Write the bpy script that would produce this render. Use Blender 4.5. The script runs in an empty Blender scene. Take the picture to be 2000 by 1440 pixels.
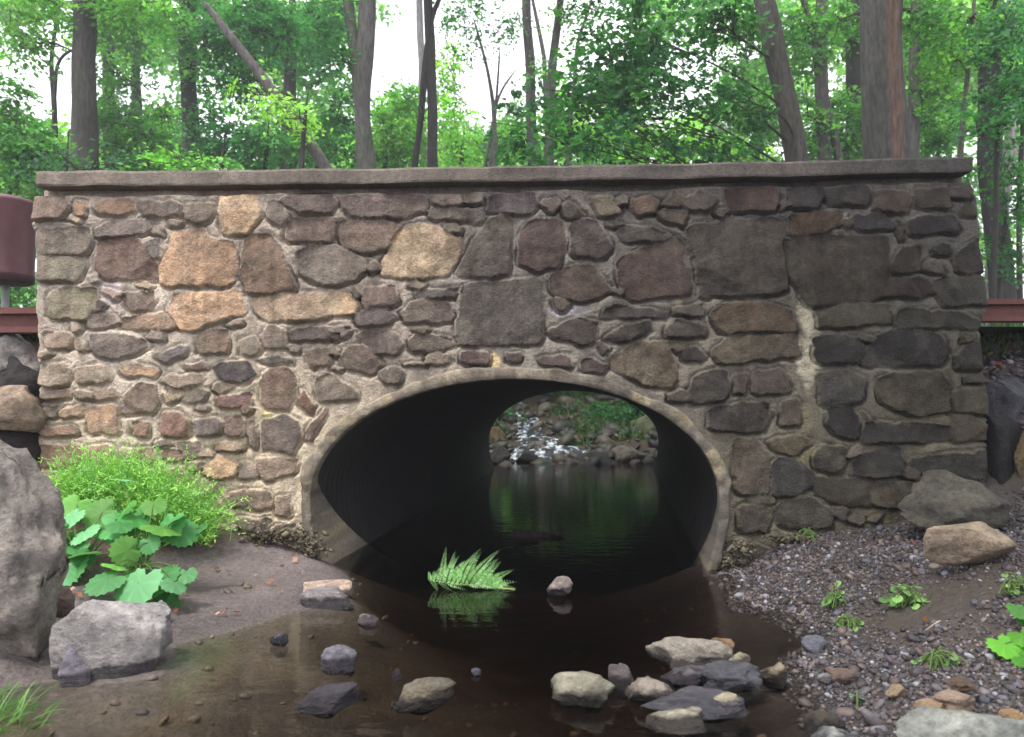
import bpy, math, random
import numpy as np
from mathutils import Vector
C = bpy.context
sc = C.scene
COL = sc.collection
rad = math.radians

# ------------------------------------------------------------------ camera
FPX = 1555.0                       # focal length in pixels of the 2000 px wide photograph
CAMP = np.array([0.0, -3.9, 0.82]) # eye 0.82 m above the creek water
PITCH = math.atan(61 / FPX)
cam = bpy.data.cameras.new('camera')
cam.sensor_width = 36.0
cam.lens = FPX * 36 / 2000
cam.clip_start = 0.05
cam.clip_end = 600
camo = bpy.data.objects.new('camera', cam)
camo.location = CAMP
camo.rotation_euler = (math.pi / 2 + PITCH, 0, 0)
COL.objects.link(camo)
sc.camera = camo
cam.dof.use_dof = True
cam.dof.focus_distance = 3.7
cam.dof.aperture_fstop = 4.0

# ------------------------------------------------------------------ light
SUN_EL, SUN_AZ = rad(63), rad(222)     # azimuth clockwise from +Y : over the viewer's left shoulder
world = bpy.data.worlds.new('World')
sc.world = world
world.use_nodes = True
wn = world.node_tree
sky = wn.nodes.new('ShaderNodeTexSky')
sky.sky_type = 'NISHITA'
sky.sun_disc = False
sky.sun_elevation = SUN_EL
sky.sun_rotation = SUN_AZ
sky.air_density = 1.0
sky.dust_density = 4.0
sky.ozone_density = 1.0
bg = wn.nodes['Background']
bg.inputs['Strength'].default_value = 0.15
cl_tc = wn.nodes.new('ShaderNodeTexCoord'); cl_n = wn.nodes.new('ShaderNodeTexNoise')      # bright cloud cover over the blue
cl_n.inputs['Scale'].default_value = 1.6; cl_n.inputs['Detail'].default_value = 4
cl_r = wn.nodes.new('ShaderNodeValToRGB')
cl_r.color_ramp.elements[0].position = 0.25; cl_r.color_ramp.elements[0].color = (0.80,) * 3 + (1,)
cl_r.color_ramp.elements[1].position = 0.6; cl_r.color_ramp.elements[1].color = (1, 1, 1, 1)
cl_m = wn.nodes.new('ShaderNodeMix'); cl_m.data_type = 'RGBA'
cl_m.inputs[7].default_value = (5.9, 5.9, 6.4, 1)
wn.links.new(cl_tc.outputs['Generated'], cl_n.inputs['Vector']); wn.links.new(cl_n.outputs[0], cl_r.inputs[0])
wn.links.new(cl_r.outputs[0], cl_m.inputs[0]); wn.links.new(sky.outputs[0], cl_m.inputs[6])
wn.links.new(cl_m.outputs[2], bg.inputs['Color'])
sun = bpy.data.lights.new('sun', 'SUN')
sun.energy = 1.5
sun.angle = rad(16)
sun.color = (1.0, 0.95, 0.88)
suno = bpy.data.objects.new('sun', sun)
sd = Vector((math.sin(SUN_AZ) * math.cos(SUN_EL), math.cos(SUN_AZ) * math.cos(SUN_EL), math.sin(SUN_EL)))
suno.rotation_euler = sd.to_track_quat('Z', 'Y').to_euler()
suno.location = (-4, -8, 12)
COL.objects.link(suno)
sc.view_settings.view_transform = 'Standard'
sc.view_settings.look = 'None'
sc.view_settings.gamma = 1.0
sc.view_settings.exposure = 1.55
sc.render.engine = 'CYCLES'
sc.cycles.use_denoising = True
sc.cycles.max_bounces = 8
sc.cycles.diffuse_bounces = 4
sc.cycles.transparent_max_bounces = 12
sc.cycles.caustics_reflective = False
sc.cycles.caustics_refractive = False
sc.cycles.filter_width = 1.5

# ------------------------------------------------------------------ helpers
cp, sp = math.cos(PITCH), math.sin(PITCH)
FWD, UPV = np.array([0, cp, sp]), np.array([0, -sp, cp])
def ray(px, py):
    return np.array([(px - 1000) / FPX, 0, 0]) + UPV * ((720 - py) / FPX) + FWD
def at_y(px, py, y):
    d = ray(px, py); return CAMP + d * ((y - CAMP[1]) / d[1])
def at_z(px, py, z=0.0):
    d = ray(px, py); return CAMP + d * ((z - CAMP[2]) / d[2])
def at_d(px, py, dist):
    return CAMP + ray(px, py) * dist
def wall_uv(px, py):
    p = at_y(px, py, 0.0); return (p[0], p[2])

def s2l(c):
    c = np.asarray(c, float) / 255.0
    return np.where(c <= 0.04045, c / 12.92, ((c + 0.055) / 1.055) ** 2.4)

def hsh(ix, iy, iz, seed):
    n = (ix.astype(np.int64) * 374761393 + iy.astype(np.int64) * 668265263 + iz.astype(np.int64) * 2147483647 + seed * 974711) & 0xffffffff
    n = ((n ^ (n >> 13)) * 1274126177) & 0xffffffff
    n = ((n ^ (n >> 16)) * 2246822519) & 0xffffffff
    return ((n ^ (n >> 15)) & 0xffffff) / float(0xffffff)
def vn(x, y, z=None, seed=0):
    x = np.asarray(x, float); y = np.asarray(y, float)
    z = np.zeros_like(x) if z is None else np.asarray(z, float)
    ix, iy, iz = np.floor(x), np.floor(y), np.floor(z)
    fx, fy, fz = x - ix, y - iy, z - iz
    fx, fy, fz = [f * f * (3 - 2 * f) for f in (fx, fy, fz)]
    r = 0
    for a in (0, 1):
        for b in (0, 1):
            for c in (0, 1):
                w = (fx if a else 1 - fx) * (fy if b else 1 - fy) * (fz if c else 1 - fz)
                r = r + w * hsh(ix + a, iy + b, iz + c, seed)
    return r * 2 - 1
def fbm(x, y, z=None, seed=0, o=4, g=0.5):
    r, a, f = 0, 1.0, 1.0
    for k in range(o):
        r = r + a * vn(np.asarray(x) * f, np.asarray(y) * f, None if z is None else np.asarray(z) * f, seed + 17 * k)
        a *= g; f *= 2.03
    return r
def sstep(a, b, x):
    t = np.clip((x - a) / (b - a), 0, 1); return t * t * (3 - 2 * t)

def mesh_np(name, verts, polys, mat, parent=None, col=None, smooth=True):
    """polys: list of integer arrays (m,k), all k allowed"""
    verts = np.asarray(verts, np.float32)
    me = bpy.data.meshes.new(name)
    me.vertices.add(len(verts)); me.vertices.foreach_set('co', verts.ravel())
    polys = [np.asarray(p, np.int32) for p in polys if len(p)]
    li = np.concatenate([p.ravel() for p in polys])
    ls, st = [], 0
    for p in polys:
        m, k = p.shape
        ls.append(st + np.arange(m) * k); st += m * k
    ls = np.concatenate(ls).astype(np.int32)
    me.loops.add(len(li)); me.loops.foreach_set('vertex_index', li)
    me.polygons.add(len(ls)); me.polygons.foreach_set('loop_start', ls)
    me.polygons.foreach_set('use_smooth', np.full(len(ls), smooth, bool))
    me.update(calc_edges=True); me.validate()
    if col is not None:
        col = np.asarray(col, np.float32)
        if col.shape[1] == 3: col = np.concatenate([col, np.ones((len(col), 1), np.float32)], 1)
        ca = me.color_attributes.new('Col', 'FLOAT_COLOR', 'POINT')
        ca.data.foreach_set('color', col.ravel())
    me.materials.append(mat)
    o = bpy.data.objects.new(name, me)
    COL.objects.link(o)
    if parent is not None: o.parent = parent
    return o

def grid_faces(nr, nc, mask=None):
    i = np.arange(nr * nc).reshape(nr, nc)
    f = np.stack([i[:-1, :-1], i[:-1, 1:], i[1:, 1:], i[1:, :-1]], -1).reshape(-1, 4)
    return f if mask is None else f[mask.ravel()]

def tag(o, label=None, cat=None, group=None, kind=None):
    if label: o['label'] = label
    if cat: o['category'] = cat
    if group: o['group'] = group
    if kind: o['kind'] = kind
    return o
def empty(name, loc, label, cat, group=None):
    o = bpy.data.objects.new(name, None)
    o.empty_display_size = 0.1
    o.location = loc; COL.objects.link(o)
    return tag(o, label, cat, group)
def shifted(v, root):
    return np.asarray(v) - np.array(root.location)

# ------------------------------------------------------------------ materials
def mat_new(name):
    m = bpy.data.materials.new(name); m.use_nodes = True
    nt = m.node_tree; b = nt.nodes['Principled BSDF']
    return m, nt, b
def node(nt, t, **kw):
    n = nt.nodes.new(t)
    for k, v in kw.items(): setattr(n, k, v)
    return n
def noise_node(nt, scale, detail=6, rough=0.6, coord='Object', stretch=None):
    tc = node(nt, 'ShaderNodeTexCoord')
    n = node(nt, 'ShaderNodeTexNoise')
    n.inputs['Scale'].default_value = scale; n.inputs['Detail'].default_value = detail
    n.inputs['Roughness'].default_value = rough
    if stretch:
        mp = node(nt, 'ShaderNodeMapping'); mp.inputs['Scale'].default_value = stretch
        nt.links.new(tc.outputs[coord], mp.inputs[0]); nt.links.new(mp.outputs[0], n.inputs['Vector'])
    else:
        nt.links.new(tc.outputs[coord], n.inputs['Vector'])
    return n
def ramp(nt, src, p0, c0, p1, c1):
    r = node(nt, 'ShaderNodeValToRGB')
    r.color_ramp.elements[0].position = p0; r.color_ramp.elements[0].color = (*c0, 1)
    r.color_ramp.elements[1].position = p1; r.color_ramp.elements[1].color = (*c1, 1)
    nt.links.new(src, r.inputs[0]); return r
def mixc(nt, a, b, fac, mode='MULTIPLY'):
    m = node(nt, 'ShaderNodeMix', data_type='RGBA', blend_type=mode)
    if isinstance(fac, (int, float)): m.inputs[0].default_value = fac
    else: nt.links.new(fac, m.inputs[0])
    for s, v in ((6, a), (7, b)):
        if isinstance(v, tuple): m.inputs[s].default_value = (*v, 1)
        else: nt.links.new(v, m.inputs[s])
    return m.outputs[2]
def bump(nt, b, src, dist, strength=1.0):
    bp = node(nt, 'ShaderNodeBump')
    bp.inputs['Distance'].default_value = dist; bp.inputs['Strength'].default_value = strength
    nt.links.new(src, bp.inputs['Height']); nt.links.new(bp.outputs[0], b.inputs['Normal'])
def attr_mat(name, nscale, lo, hi, rough, bscale, bdist, stretch=None, spec=0.3, attr='Col'):
    m, nt, b = mat_new(name)
    a = node(nt, 'ShaderNodeAttribute', attribute_name=attr)
    n = noise_node(nt, nscale, stretch=stretch)
    r = ramp(nt, n.outputs[0], 0.3, (lo,) * 3, 0.72, (hi,) * 3)
    nt.links.new(mixc(nt, a.outputs['Color'], r.outputs[0], 1.0), b.inputs['Base Color'])
    b.inputs['Roughness'].default_value = rough
    b.inputs['Specular IOR Level'].default_value = spec
    n2 = noise_node(nt, bscale, stretch=stretch)
    bump(nt, b, n2.outputs[0], bdist)
    return m
M = {}
M['masonry'] = attr_mat('masonry', 95, 0.66, 1.26, 0.92, 120, 0.012)
M['concrete'] = attr_mat('concrete', 55, 0.66, 1.22, 0.9, 120, 0.008)
M['bark'] = attr_mat('bark', 26, 0.45, 1.35, 0.95, 34, 0.035, stretch=(1, 1, 0.22))
M['ground'] = attr_mat('ground', 45, 0.6, 1.3, 0.6, 70, 0.016)
M['pebble'] = attr_mat('pebble', 90, 0.7, 1.25, 0.6, 200, 0.002, spec=0.5)

def rock_mat(name, rough, wet, strat=(1, 1, 1)):
    m, nt, b = mat_new(name)
    oi = node(nt, 'ShaderNodeObjectInfo')
    n = noise_node(nt, 9, 8, 0.65, stretch=strat)
    n2 = noise_node(nt, 48, 6, 0.75, stretch=strat)
    for q in (n, n2):
        q.noise_dimensions = '4D'; nt.links.new(oi.outputs['Random'], q.inputs['W'])
    r = ramp(nt, n.outputs[0], 0.34, (0.42, 0.42, 0.44), 0.64, (1.2, 1.18, 1.14))
    r2 = ramp(nt, n2.outputs[0], 0.34, (0.55,) * 3, 0.66, (1.2,) * 3)
    c = mixc(nt, mixc(nt, oi.outputs['Color'], r.outputs[0], 1.0), r2.outputs[0], 1.0)
    b.inputs['Roughness'].default_value = rough
    b.inputs['Specular IOR Level'].default_value = 0.4
    if wet:   # damp foot, where creek water has soaked the stone
        g = node(nt, 'ShaderNodeNewGeometry'); sx = node(nt, 'ShaderNodeSeparateXYZ')
        nt.links.new(g.outputs['Position'], sx.inputs[0])
        n3 = noise_node(nt, 18, 3, 0.5)
        ad = node(nt, 'ShaderNodeMath', operation='MULTIPLY_ADD')
        nt.links.new(n3.outputs[0], ad.inputs[0]); ad.inputs[1].default_value = -0.065
        nt.links.new(sx.outputs[2], ad.inputs[2])
        w = ramp(nt, ad.outputs[0], 0.0, (0.22, 0.21, 0.23), 0.012, (1, 1, 1))
        c = mixc(nt, c, w.outputs[0], 1.0)
        wr = ramp(nt, ad.outputs[0], 0.0, (0.25,) * 3, 0.014, (rough,) * 3)
        nt.links.new(wr.outputs[0], b.inputs['Roughness'])
    nt.links.new(c, b.inputs['Base Color'])
    ad2 = node(nt, 'ShaderNodeMath', operation='ADD')
    nt.links.new(n.outputs[0], ad2.inputs[0]); nt.links.new(n2.outputs[0], ad2.inputs[1])
    bump(nt, b, ad2.outputs[0], 0.03)
    return m
M['rock'] = rock_mat('rock', 0.85, False)
M['rock_damp'] = rock_mat('rock_damp', 0.8, True, (1, 1, 1.3))
M['rock_wet'] = rock_mat('rock_wet', 0.3, False, (1, 1, 2))

def leaf_mat(name, rough=0.5, trans=0.35, spec=0.3):
    m, nt, b = mat_new(name)
    a = node(nt, 'ShaderNodeAttribute', attribute_name='Col')
    nt.links.new(a.outputs['Color'], b.inputs['Base Color'])
    b.inputs['Roughness'].default_value = rough
    b.inputs['Specular IOR Level'].default_value = spec
    t = node(nt, 'ShaderNodeBsdfTranslucent')
    nt.links.new(mixc(nt, a.outputs['Color'], (1.25, 1.35, 0.6), 1.0), t.inputs[0])
    mx = node(nt, 'ShaderNodeMixShader'); mx.inputs[0].default_value = trans
    nt.links.new(b.outputs[0], mx.inputs[1]); nt.links.new(t.outputs[0], mx.inputs[2])
    nt.links.new(mx.outputs[0], nt.nodes['Material Output'].inputs[0])
    return m
M['leaf'] = leaf_mat('leaf', 0.5, 0.45, 0.3)
M['herb'] = leaf_mat('herb', 0.55, 0.3, 0.25)

m, nt, b = mat_new('water')
nt.nodes.remove(b)
fr = node(nt, 'ShaderNodeFresnel'); fr.inputs['IOR'].default_value = 1.33
gl = node(nt, 'ShaderNodeBsdfGlossy'); gl.inputs['Roughness'].default_value = 0.015
tr = node(nt, 'ShaderNodeBsdfTransparent')
n = noise_node(nt, 9, 3, 0.5, stretch=(0.7, 1.6, 1))
bp = node(nt, 'ShaderNodeBump'); bp.inputs['Distance'].default_value = 0.0035; bp.inputs['Strength'].default_value = 0.6
nt.links.new(n.outputs[0], bp.inputs['Height'])
nt.links.new(bp.outputs[0], gl.inputs['Normal']); nt.links.new(bp.outputs[0], fr.inputs['Normal'])
mx = node(nt, 'ShaderNodeMixShader')
nt.links.new(fr.outputs[0], mx.inputs[0]); nt.links.new(tr.outputs[0], mx.inputs[1]); nt.links.new(gl.outputs[0], mx.inputs[2])
nt.links.new(mx.outputs[0], nt.nodes['Material Output'].inputs[0])
va = node(nt, 'ShaderNodeVolumeAbsorption')
va.inputs['Color'].default_value = (0.50, 0.40, 0.32, 1); va.inputs['Density'].default_value = 4.5
nt.links.new(va.outputs[0], nt.nodes['Material Output'].inputs['Volume'])
M['water'] = m

def plain(name, col, rough, metal=0.0, nscale=30, lo=0.8, hi=1.15, bd=0.002, stretch=None):
    m, nt, b = mat_new(name)
    n = noise_node(nt, nscale, stretch=stretch)
    r = ramp(nt, n.outputs[0], 0.3, tuple(np.array(col) * lo), 0.7, tuple(np.array(col) * hi))
    nt.links.new(r.outputs[0], b.inputs['Base Color'])
    b.inputs['Roughness'].default_value = rough; b.inputs['Metallic'].default_value = metal
    bump(nt, b, n.outputs[0], bd)
    return m
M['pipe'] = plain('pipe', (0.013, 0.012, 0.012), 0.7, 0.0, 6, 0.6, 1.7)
M['rail'] = plain('rail', tuple(s2l((94, 52, 46))), 0.7, 0.0, 25, 0.75, 1.2)
M['bin'] = plain('bin', tuple(s2l((92, 56, 60))), 0.5, 0.0, 18, 0.85, 1.12)
M['bin_dark'] = plain('bin_dark', tuple(s2l((62, 34, 40))), 0.6)
M['post'] = plain('post', tuple(s2l((140, 145, 140))), 0.6)
M['asphalt'] = plain('asphalt', (0.06, 0.06, 0.06), 0.9, 0, 40, 0.7, 1.3, 0.01)
# ------------------------------------------------------------------ terrain
SKEW = 0.71 / 5.5                       # the culvert runs a little askew to the wall
OCX = (1006 - 1000) / 398.7
OCZ = at_y(1006, 970, 0)[2]
OA, OB, OBL = 396 / 398.7, 228 / 398.7, 390 / 398.7
def tps(pts, vals, lam=1e-3):
    n = len(pts)
    d2 = ((pts[:, None] - pts[None]) ** 2).sum(-1)
    K = 0.5 * d2 * np.log(d2 + 1e-12) + lam * np.eye(n)
    Pm = np.concatenate([np.ones((n, 1)), pts], 1)
    A = np.zeros((n + 3, n + 3)); A[:n, :n] = K; A[:n, n:] = Pm; A[n:, :n] = Pm.T
    w = np.linalg.solve(A, np.concatenate([vals, np.zeros(3)]))
    def f(q):
        out = np.empty(len(q))
        for s in range(0, len(q), 20000):
            qq = q[s:s + 20000]
            dd = ((qq[:, None] - pts[None]) ** 2).sum(-1)
            out[s:s + 20000] = (0.5 * dd * np.log(dd + 1e-12)) @ w[:n] + w[n] + qq @ w[n + 1:]
        return out
    return f
cpt = []
def add_px(lst, z):
    for (px, py) in lst:
        p = at_z(px, py, z); cpt.append((p[0], p[1], z))
def add_wall(lst):
    for (px, py) in lst:
        p = at_y(px, py, 0.0); cpt.append((p[0], 0.0, p[2]))
def add_w(lst):
    cpt.extend(lst)
add_wall([(1445, 1100), (1560, 1052), (1700, 1030), (1800, 1008), (1940, 960), (575, 1072), (480, 1046), (400, 1020), (250, 985), (90, 940)])
# shorelines at water level
add_px([(1425, 1130), (1440, 1165), (1500, 1188), (1585, 1212), (1615, 1255), (1580, 1300), (1610, 1345), (1640, 1400), (1680, 1460)], 0.0)
add_px([(640, 1096), (690, 1140), (690, 1178), (600, 1194), (520, 1216), (450, 1238), (345, 1262), (320, 1315), (180, 1340), (30, 1350)], 0.0)
add_px([(560, 1150), (470, 1185), (390, 1200), (430, 1130)], 0.035)
add_px([(330, 1150)], 0.06)
add_px([(1560, 1130)], 0.06)
add_w([(2.0, -0.8, .29), (1.5, -1.2, .15), (1.4, -1.8, .10), (.98, -1.6, .025), (1.0, -2.1, .03), (1.6, -2.6, .12), (2.4, -1.6, .34), (3.2, -1, .6), (3.2, -3, .5), (2.2, -4, .35),
       (2.55, 0.0, .42), (2.55, .30, .75), (2.6, .6, 1.0), (3.6, .6, 1.12), (3.6, 0, .9), (2.7, 1.0, 1.2), (3.5, 1.0, 1.2),
       (-2.45, -0.1, .42), (-2.6, .25, .8), (-2.6, .6, 1.15), (-3.6, .6, 1.2), (-3.4, 0, 1.0), (-2.6, 1.0, 1.2), (-3.5, 1.0, 1.2), (-2.6, -1.2, .45), (-2.0, -1.0, .25),
       (-2.4, -2.2, .3), (-2.2, -3.2, .2), (-3.4, -2.5, .7), (-1.8, -1.55, .12),
       (0.05, 0, -.26), (0, -.8, -.24), (.1, -1.5, -.17), (.3, -2.2, -.12), (.1, -3, -.14), (0, -4.2, -.15), (-.55, -1.5, -.09), (-.75, -2.0, -.07), (-.5, -2.4, -.09), (-1.1, -2.2, -.045),
       (-1.2, -3, -.07), (.9, -3, -.05), (.55, -.4, -.2), (-.55, -.35, -.16), (.7, -1.0, -.12), (.62, -1.9, -.07)])
cpt = np.array(cpt)
hf = tps(cpt[:, :2], cpt[:, 2])
def ground_h(x, y):
    q = np.stack([np.ravel(x), np.ravel(y)], 1)
    qc = np.stack([np.clip(q[:, 0], -3.6, 3.6), np.clip(q[:, 1], -4.3, 1.0)], 1)
    z = hf(qc)
    out = np.hypot(q[:, 0] - qc[:, 0], q[:, 1] - qc[:, 1])
    far = np.where(np.abs(q[:, 0]) > 3.6, 1.15, z)
    z = z + (far - z) * sstep(0, 2.5, out)
    z = np.clip(z, -.4, 1.22)
    n = fbm(q[:, 0] * 2.2, q[:, 1] * 2.2, seed=3, o=3) * 0.018 + fbm(q[:, 0] * 14, q[:, 1] * 14, seed=5, o=3) * 0.005
    mud = sstep(-.1, -.3, q[:, 0]) * sstep(-2.0, -1.6, q[:, 0])
    return (z + n * (1 - .6 * mud)).reshape(np.shape(x))
def nonuni(lo, hi, step, outlo, outhi):
    a = np.arange(lo, hi + 1e-6, step)
    g = [step]; 
    def ext(limit):
        s, d, r = 0, step, []
        while s < limit: d *= 1.35; s += d; r.append(s)
        return np.array(r)
    l = ext(lo - outlo) if outlo < lo else np.array([]); h = ext(outhi - hi) if outhi > hi else np.array([])
    return np.concatenate([lo - l[::-1], a, hi + h])
gx = nonuni(-3.0, 3.0, 0.02, -70, 70); gy = nonuni(-3.6, 1.0, 0.02, -60, 1.0)
X, Y = np.meshgrid(gx, gy)
Z = ground_h(X, Y)
dirt, gravel, mudc, bed, litter = [s2l(c) for c in ((76, 68, 62), (72, 69, 70), (118, 108, 106), (104, 95, 82), (92, 78, 66))]
t = fbm(X * 3, Y * 3, seed=21, o=3)[..., None]
base = np.where(X[..., None] > 0, dirt + (gravel - dirt) * sstep(-.2, .5, t), litter)
mudm = (sstep(-.15, -.35, X) * sstep(-1.85, -1.6, X) * sstep(.22, .1, Z))[..., None]
base = base * (1 - mudm) + mudc * (1 + .22 * fbm(X * 5, Y * 5, seed=23, o=4))[..., None] * mudm
under = sstep(0.012, -0.015, Z)[..., None]
sandm = (sstep(.25, -.35, X))[..., None]
bedc = s2l((64, 54, 48)) * (1 - sandm) + bed * 1.25 * sandm
bedc = bedc * np.array([.50, .50, .47]) * (1 + .45 * fbm(X * 4, Y * 7, seed=31, o=4)[..., None])
base = base * (1 - under) + bedc * under
damp = (1 - 0.35 * sstep(.06, .01, Z) * (1 - under[..., 0]))[..., None]
gc = np.clip(base * damp, 0.01, 1).reshape(-1, 3)
cx, cy = (X[:-1, :-1] + X[1:, 1:]) / 2, (Y[:-1, :-1] + Y[1:, 1:]) / 2
mask = ~((np.abs(cx) < 2.22) & (cy > 0.14))
go = mesh_np('ground', np.stack([X, Y, Z], -1).reshape(-1, 3), [grid_faces(*X.shape, mask)], M['ground'], col=gc)
tag(go, 'muddy and gravelly creek banks in front of the bridge', 'ground', kind='structure')

# road on top of the culvert
rx = nonuni(-4, 4, 0.5, -70, 70); ry = np.linspace(0.47, 5.25, 12)
X2, Y2 = np.meshgrid(rx, ry)
Z2 = 1.205 + 0.03 * np.cos((Y2 - 2.8) / 2.4)
zr = mesh_np('road', np.stack([X2, Y2, Z2], -1).reshape(-1, 3), [grid_faces(*X2.shape)], M['asphalt'])
tag(zr, 'road crossing over the culvert', 'road', kind='structure')

# forest ground behind, with the creek valley running away from the culvert
def rear_h(x, y):
    ax = OCX + SKEW * np.minimum(y, 9.0)
    d = x - ax
    floor = sstep(6.1, 9.2, y) * .5 + sstep(8.6, 13.5, y) * 1.0 - .15 * sstep(6.6, 6.0, y)
    floor = floor - .10 * np.exp(-((d + .55 + .12 * (y - 6.5)) / .55) ** 2) * sstep(5.8, 6.6, y)
    side = sstep(1.2, 2.6, np.abs(d)) * sstep(14, 11, y)
    plateau = 1.2 + .5 * sstep(10, 40, y)
    z = floor * (1 - side) + plateau * side
    z = np.where(y > 13.5, np.maximum(z, plateau), z)
    return z + fbm(x * 1.1, y * 1.1, seed=44, o=4) * .06 * sstep(5.4, 6.5, y)
bx = nonuni(-4, 5, 0.07, -120, 120); by = nonuni(5.42, 15, 0.07, 5.42, 170)
X3, Y3 = np.meshgrid(bx, by)
Z3 = rear_h(X3, Y3)
gb = s2l((58, 48, 38)) + np.zeros(X3.shape + (3,))
gg = s2l((52, 62, 36))
tm = sstep(-.3, .3, fbm(X3 * .9, Y3 * .9, seed=51, o=3))[..., None] * sstep(8.3, 9.5, Y3)[..., None]
gb = gb * (1 - tm) + gg * tm
fo = mesh_np('forest_floor', np.stack([X3, Y3, Z3], -1).reshape(-1, 3), [grid_faces(*X3.shape)], M['ground'], col=gb.reshape(-1, 3))
tag(fo, 'wooded ground beyond the bridge with the creek valley', 'ground', kind='structure')

# creek water: one closed body, still pool in front and under the culvert
def box_np(x0, x1, y0, y1, z0, z1):
    v = np.array([(x, y, z) for z in (z0, z1) for y in (y0, y1) for x in (x0, x1)], float)
    f = np.array([(0, 2, 3, 1), (4, 5, 7, 6), (0, 1, 5, 4), (2, 6, 7, 3), (0, 4, 6, 2), (1, 3, 7, 5)])
    return v, f
v, f = box_np(-3.2, 3.0, -6, 6.75, -.7, 0.0)
wo = mesh_np('creek_water', v, [f], M['water'], smooth=False)
tag(wo, 'dark brown shallow creek water', 'water', kind='structure')
# white water tumbling down the little rapids upstream
m, nt, b = mat_new('rapids')
n = noise_node(nt, 7, 8, 0.7, stretch=(1.2, .8, 1))
r = ramp(nt, n.outputs[0], 0.50, (.015, .017, .022), 0.60, (.62, .67, .76))
nt.links.new(r.outputs[0], b.inputs['Base Color']); b.inputs['Roughness'].default_value = 0.12
bump(nt, b, n.outputs[0], .05)
ys = np.linspace(6.3, 10.6, 110); ss = np.linspace(-1, 1, 40)
SS, YS = np.meshgrid(ss, ys)
cxr = OCX + SKEW * np.minimum(YS, 9.0) - .55 - .12 * (YS - 6.5)
wid = .75 - .10 * (YS - 6.3) + .15 * np.sin(YS * 3)
XS = cxr + SS * np.maximum(wid, .3)
ZS = rear_h(cxr, YS) + .035 + .03 * fbm(XS * 4, YS * 4, seed=9, o=3)
ro = mesh_np('rapids_water', np.stack([XS, YS, ZS], -1).reshape(-1, 3), [grid_faces(*XS.shape)], m)
tag(ro, 'white rapids of the creek seen through the culvert', 'water', kind='structure')

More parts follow.
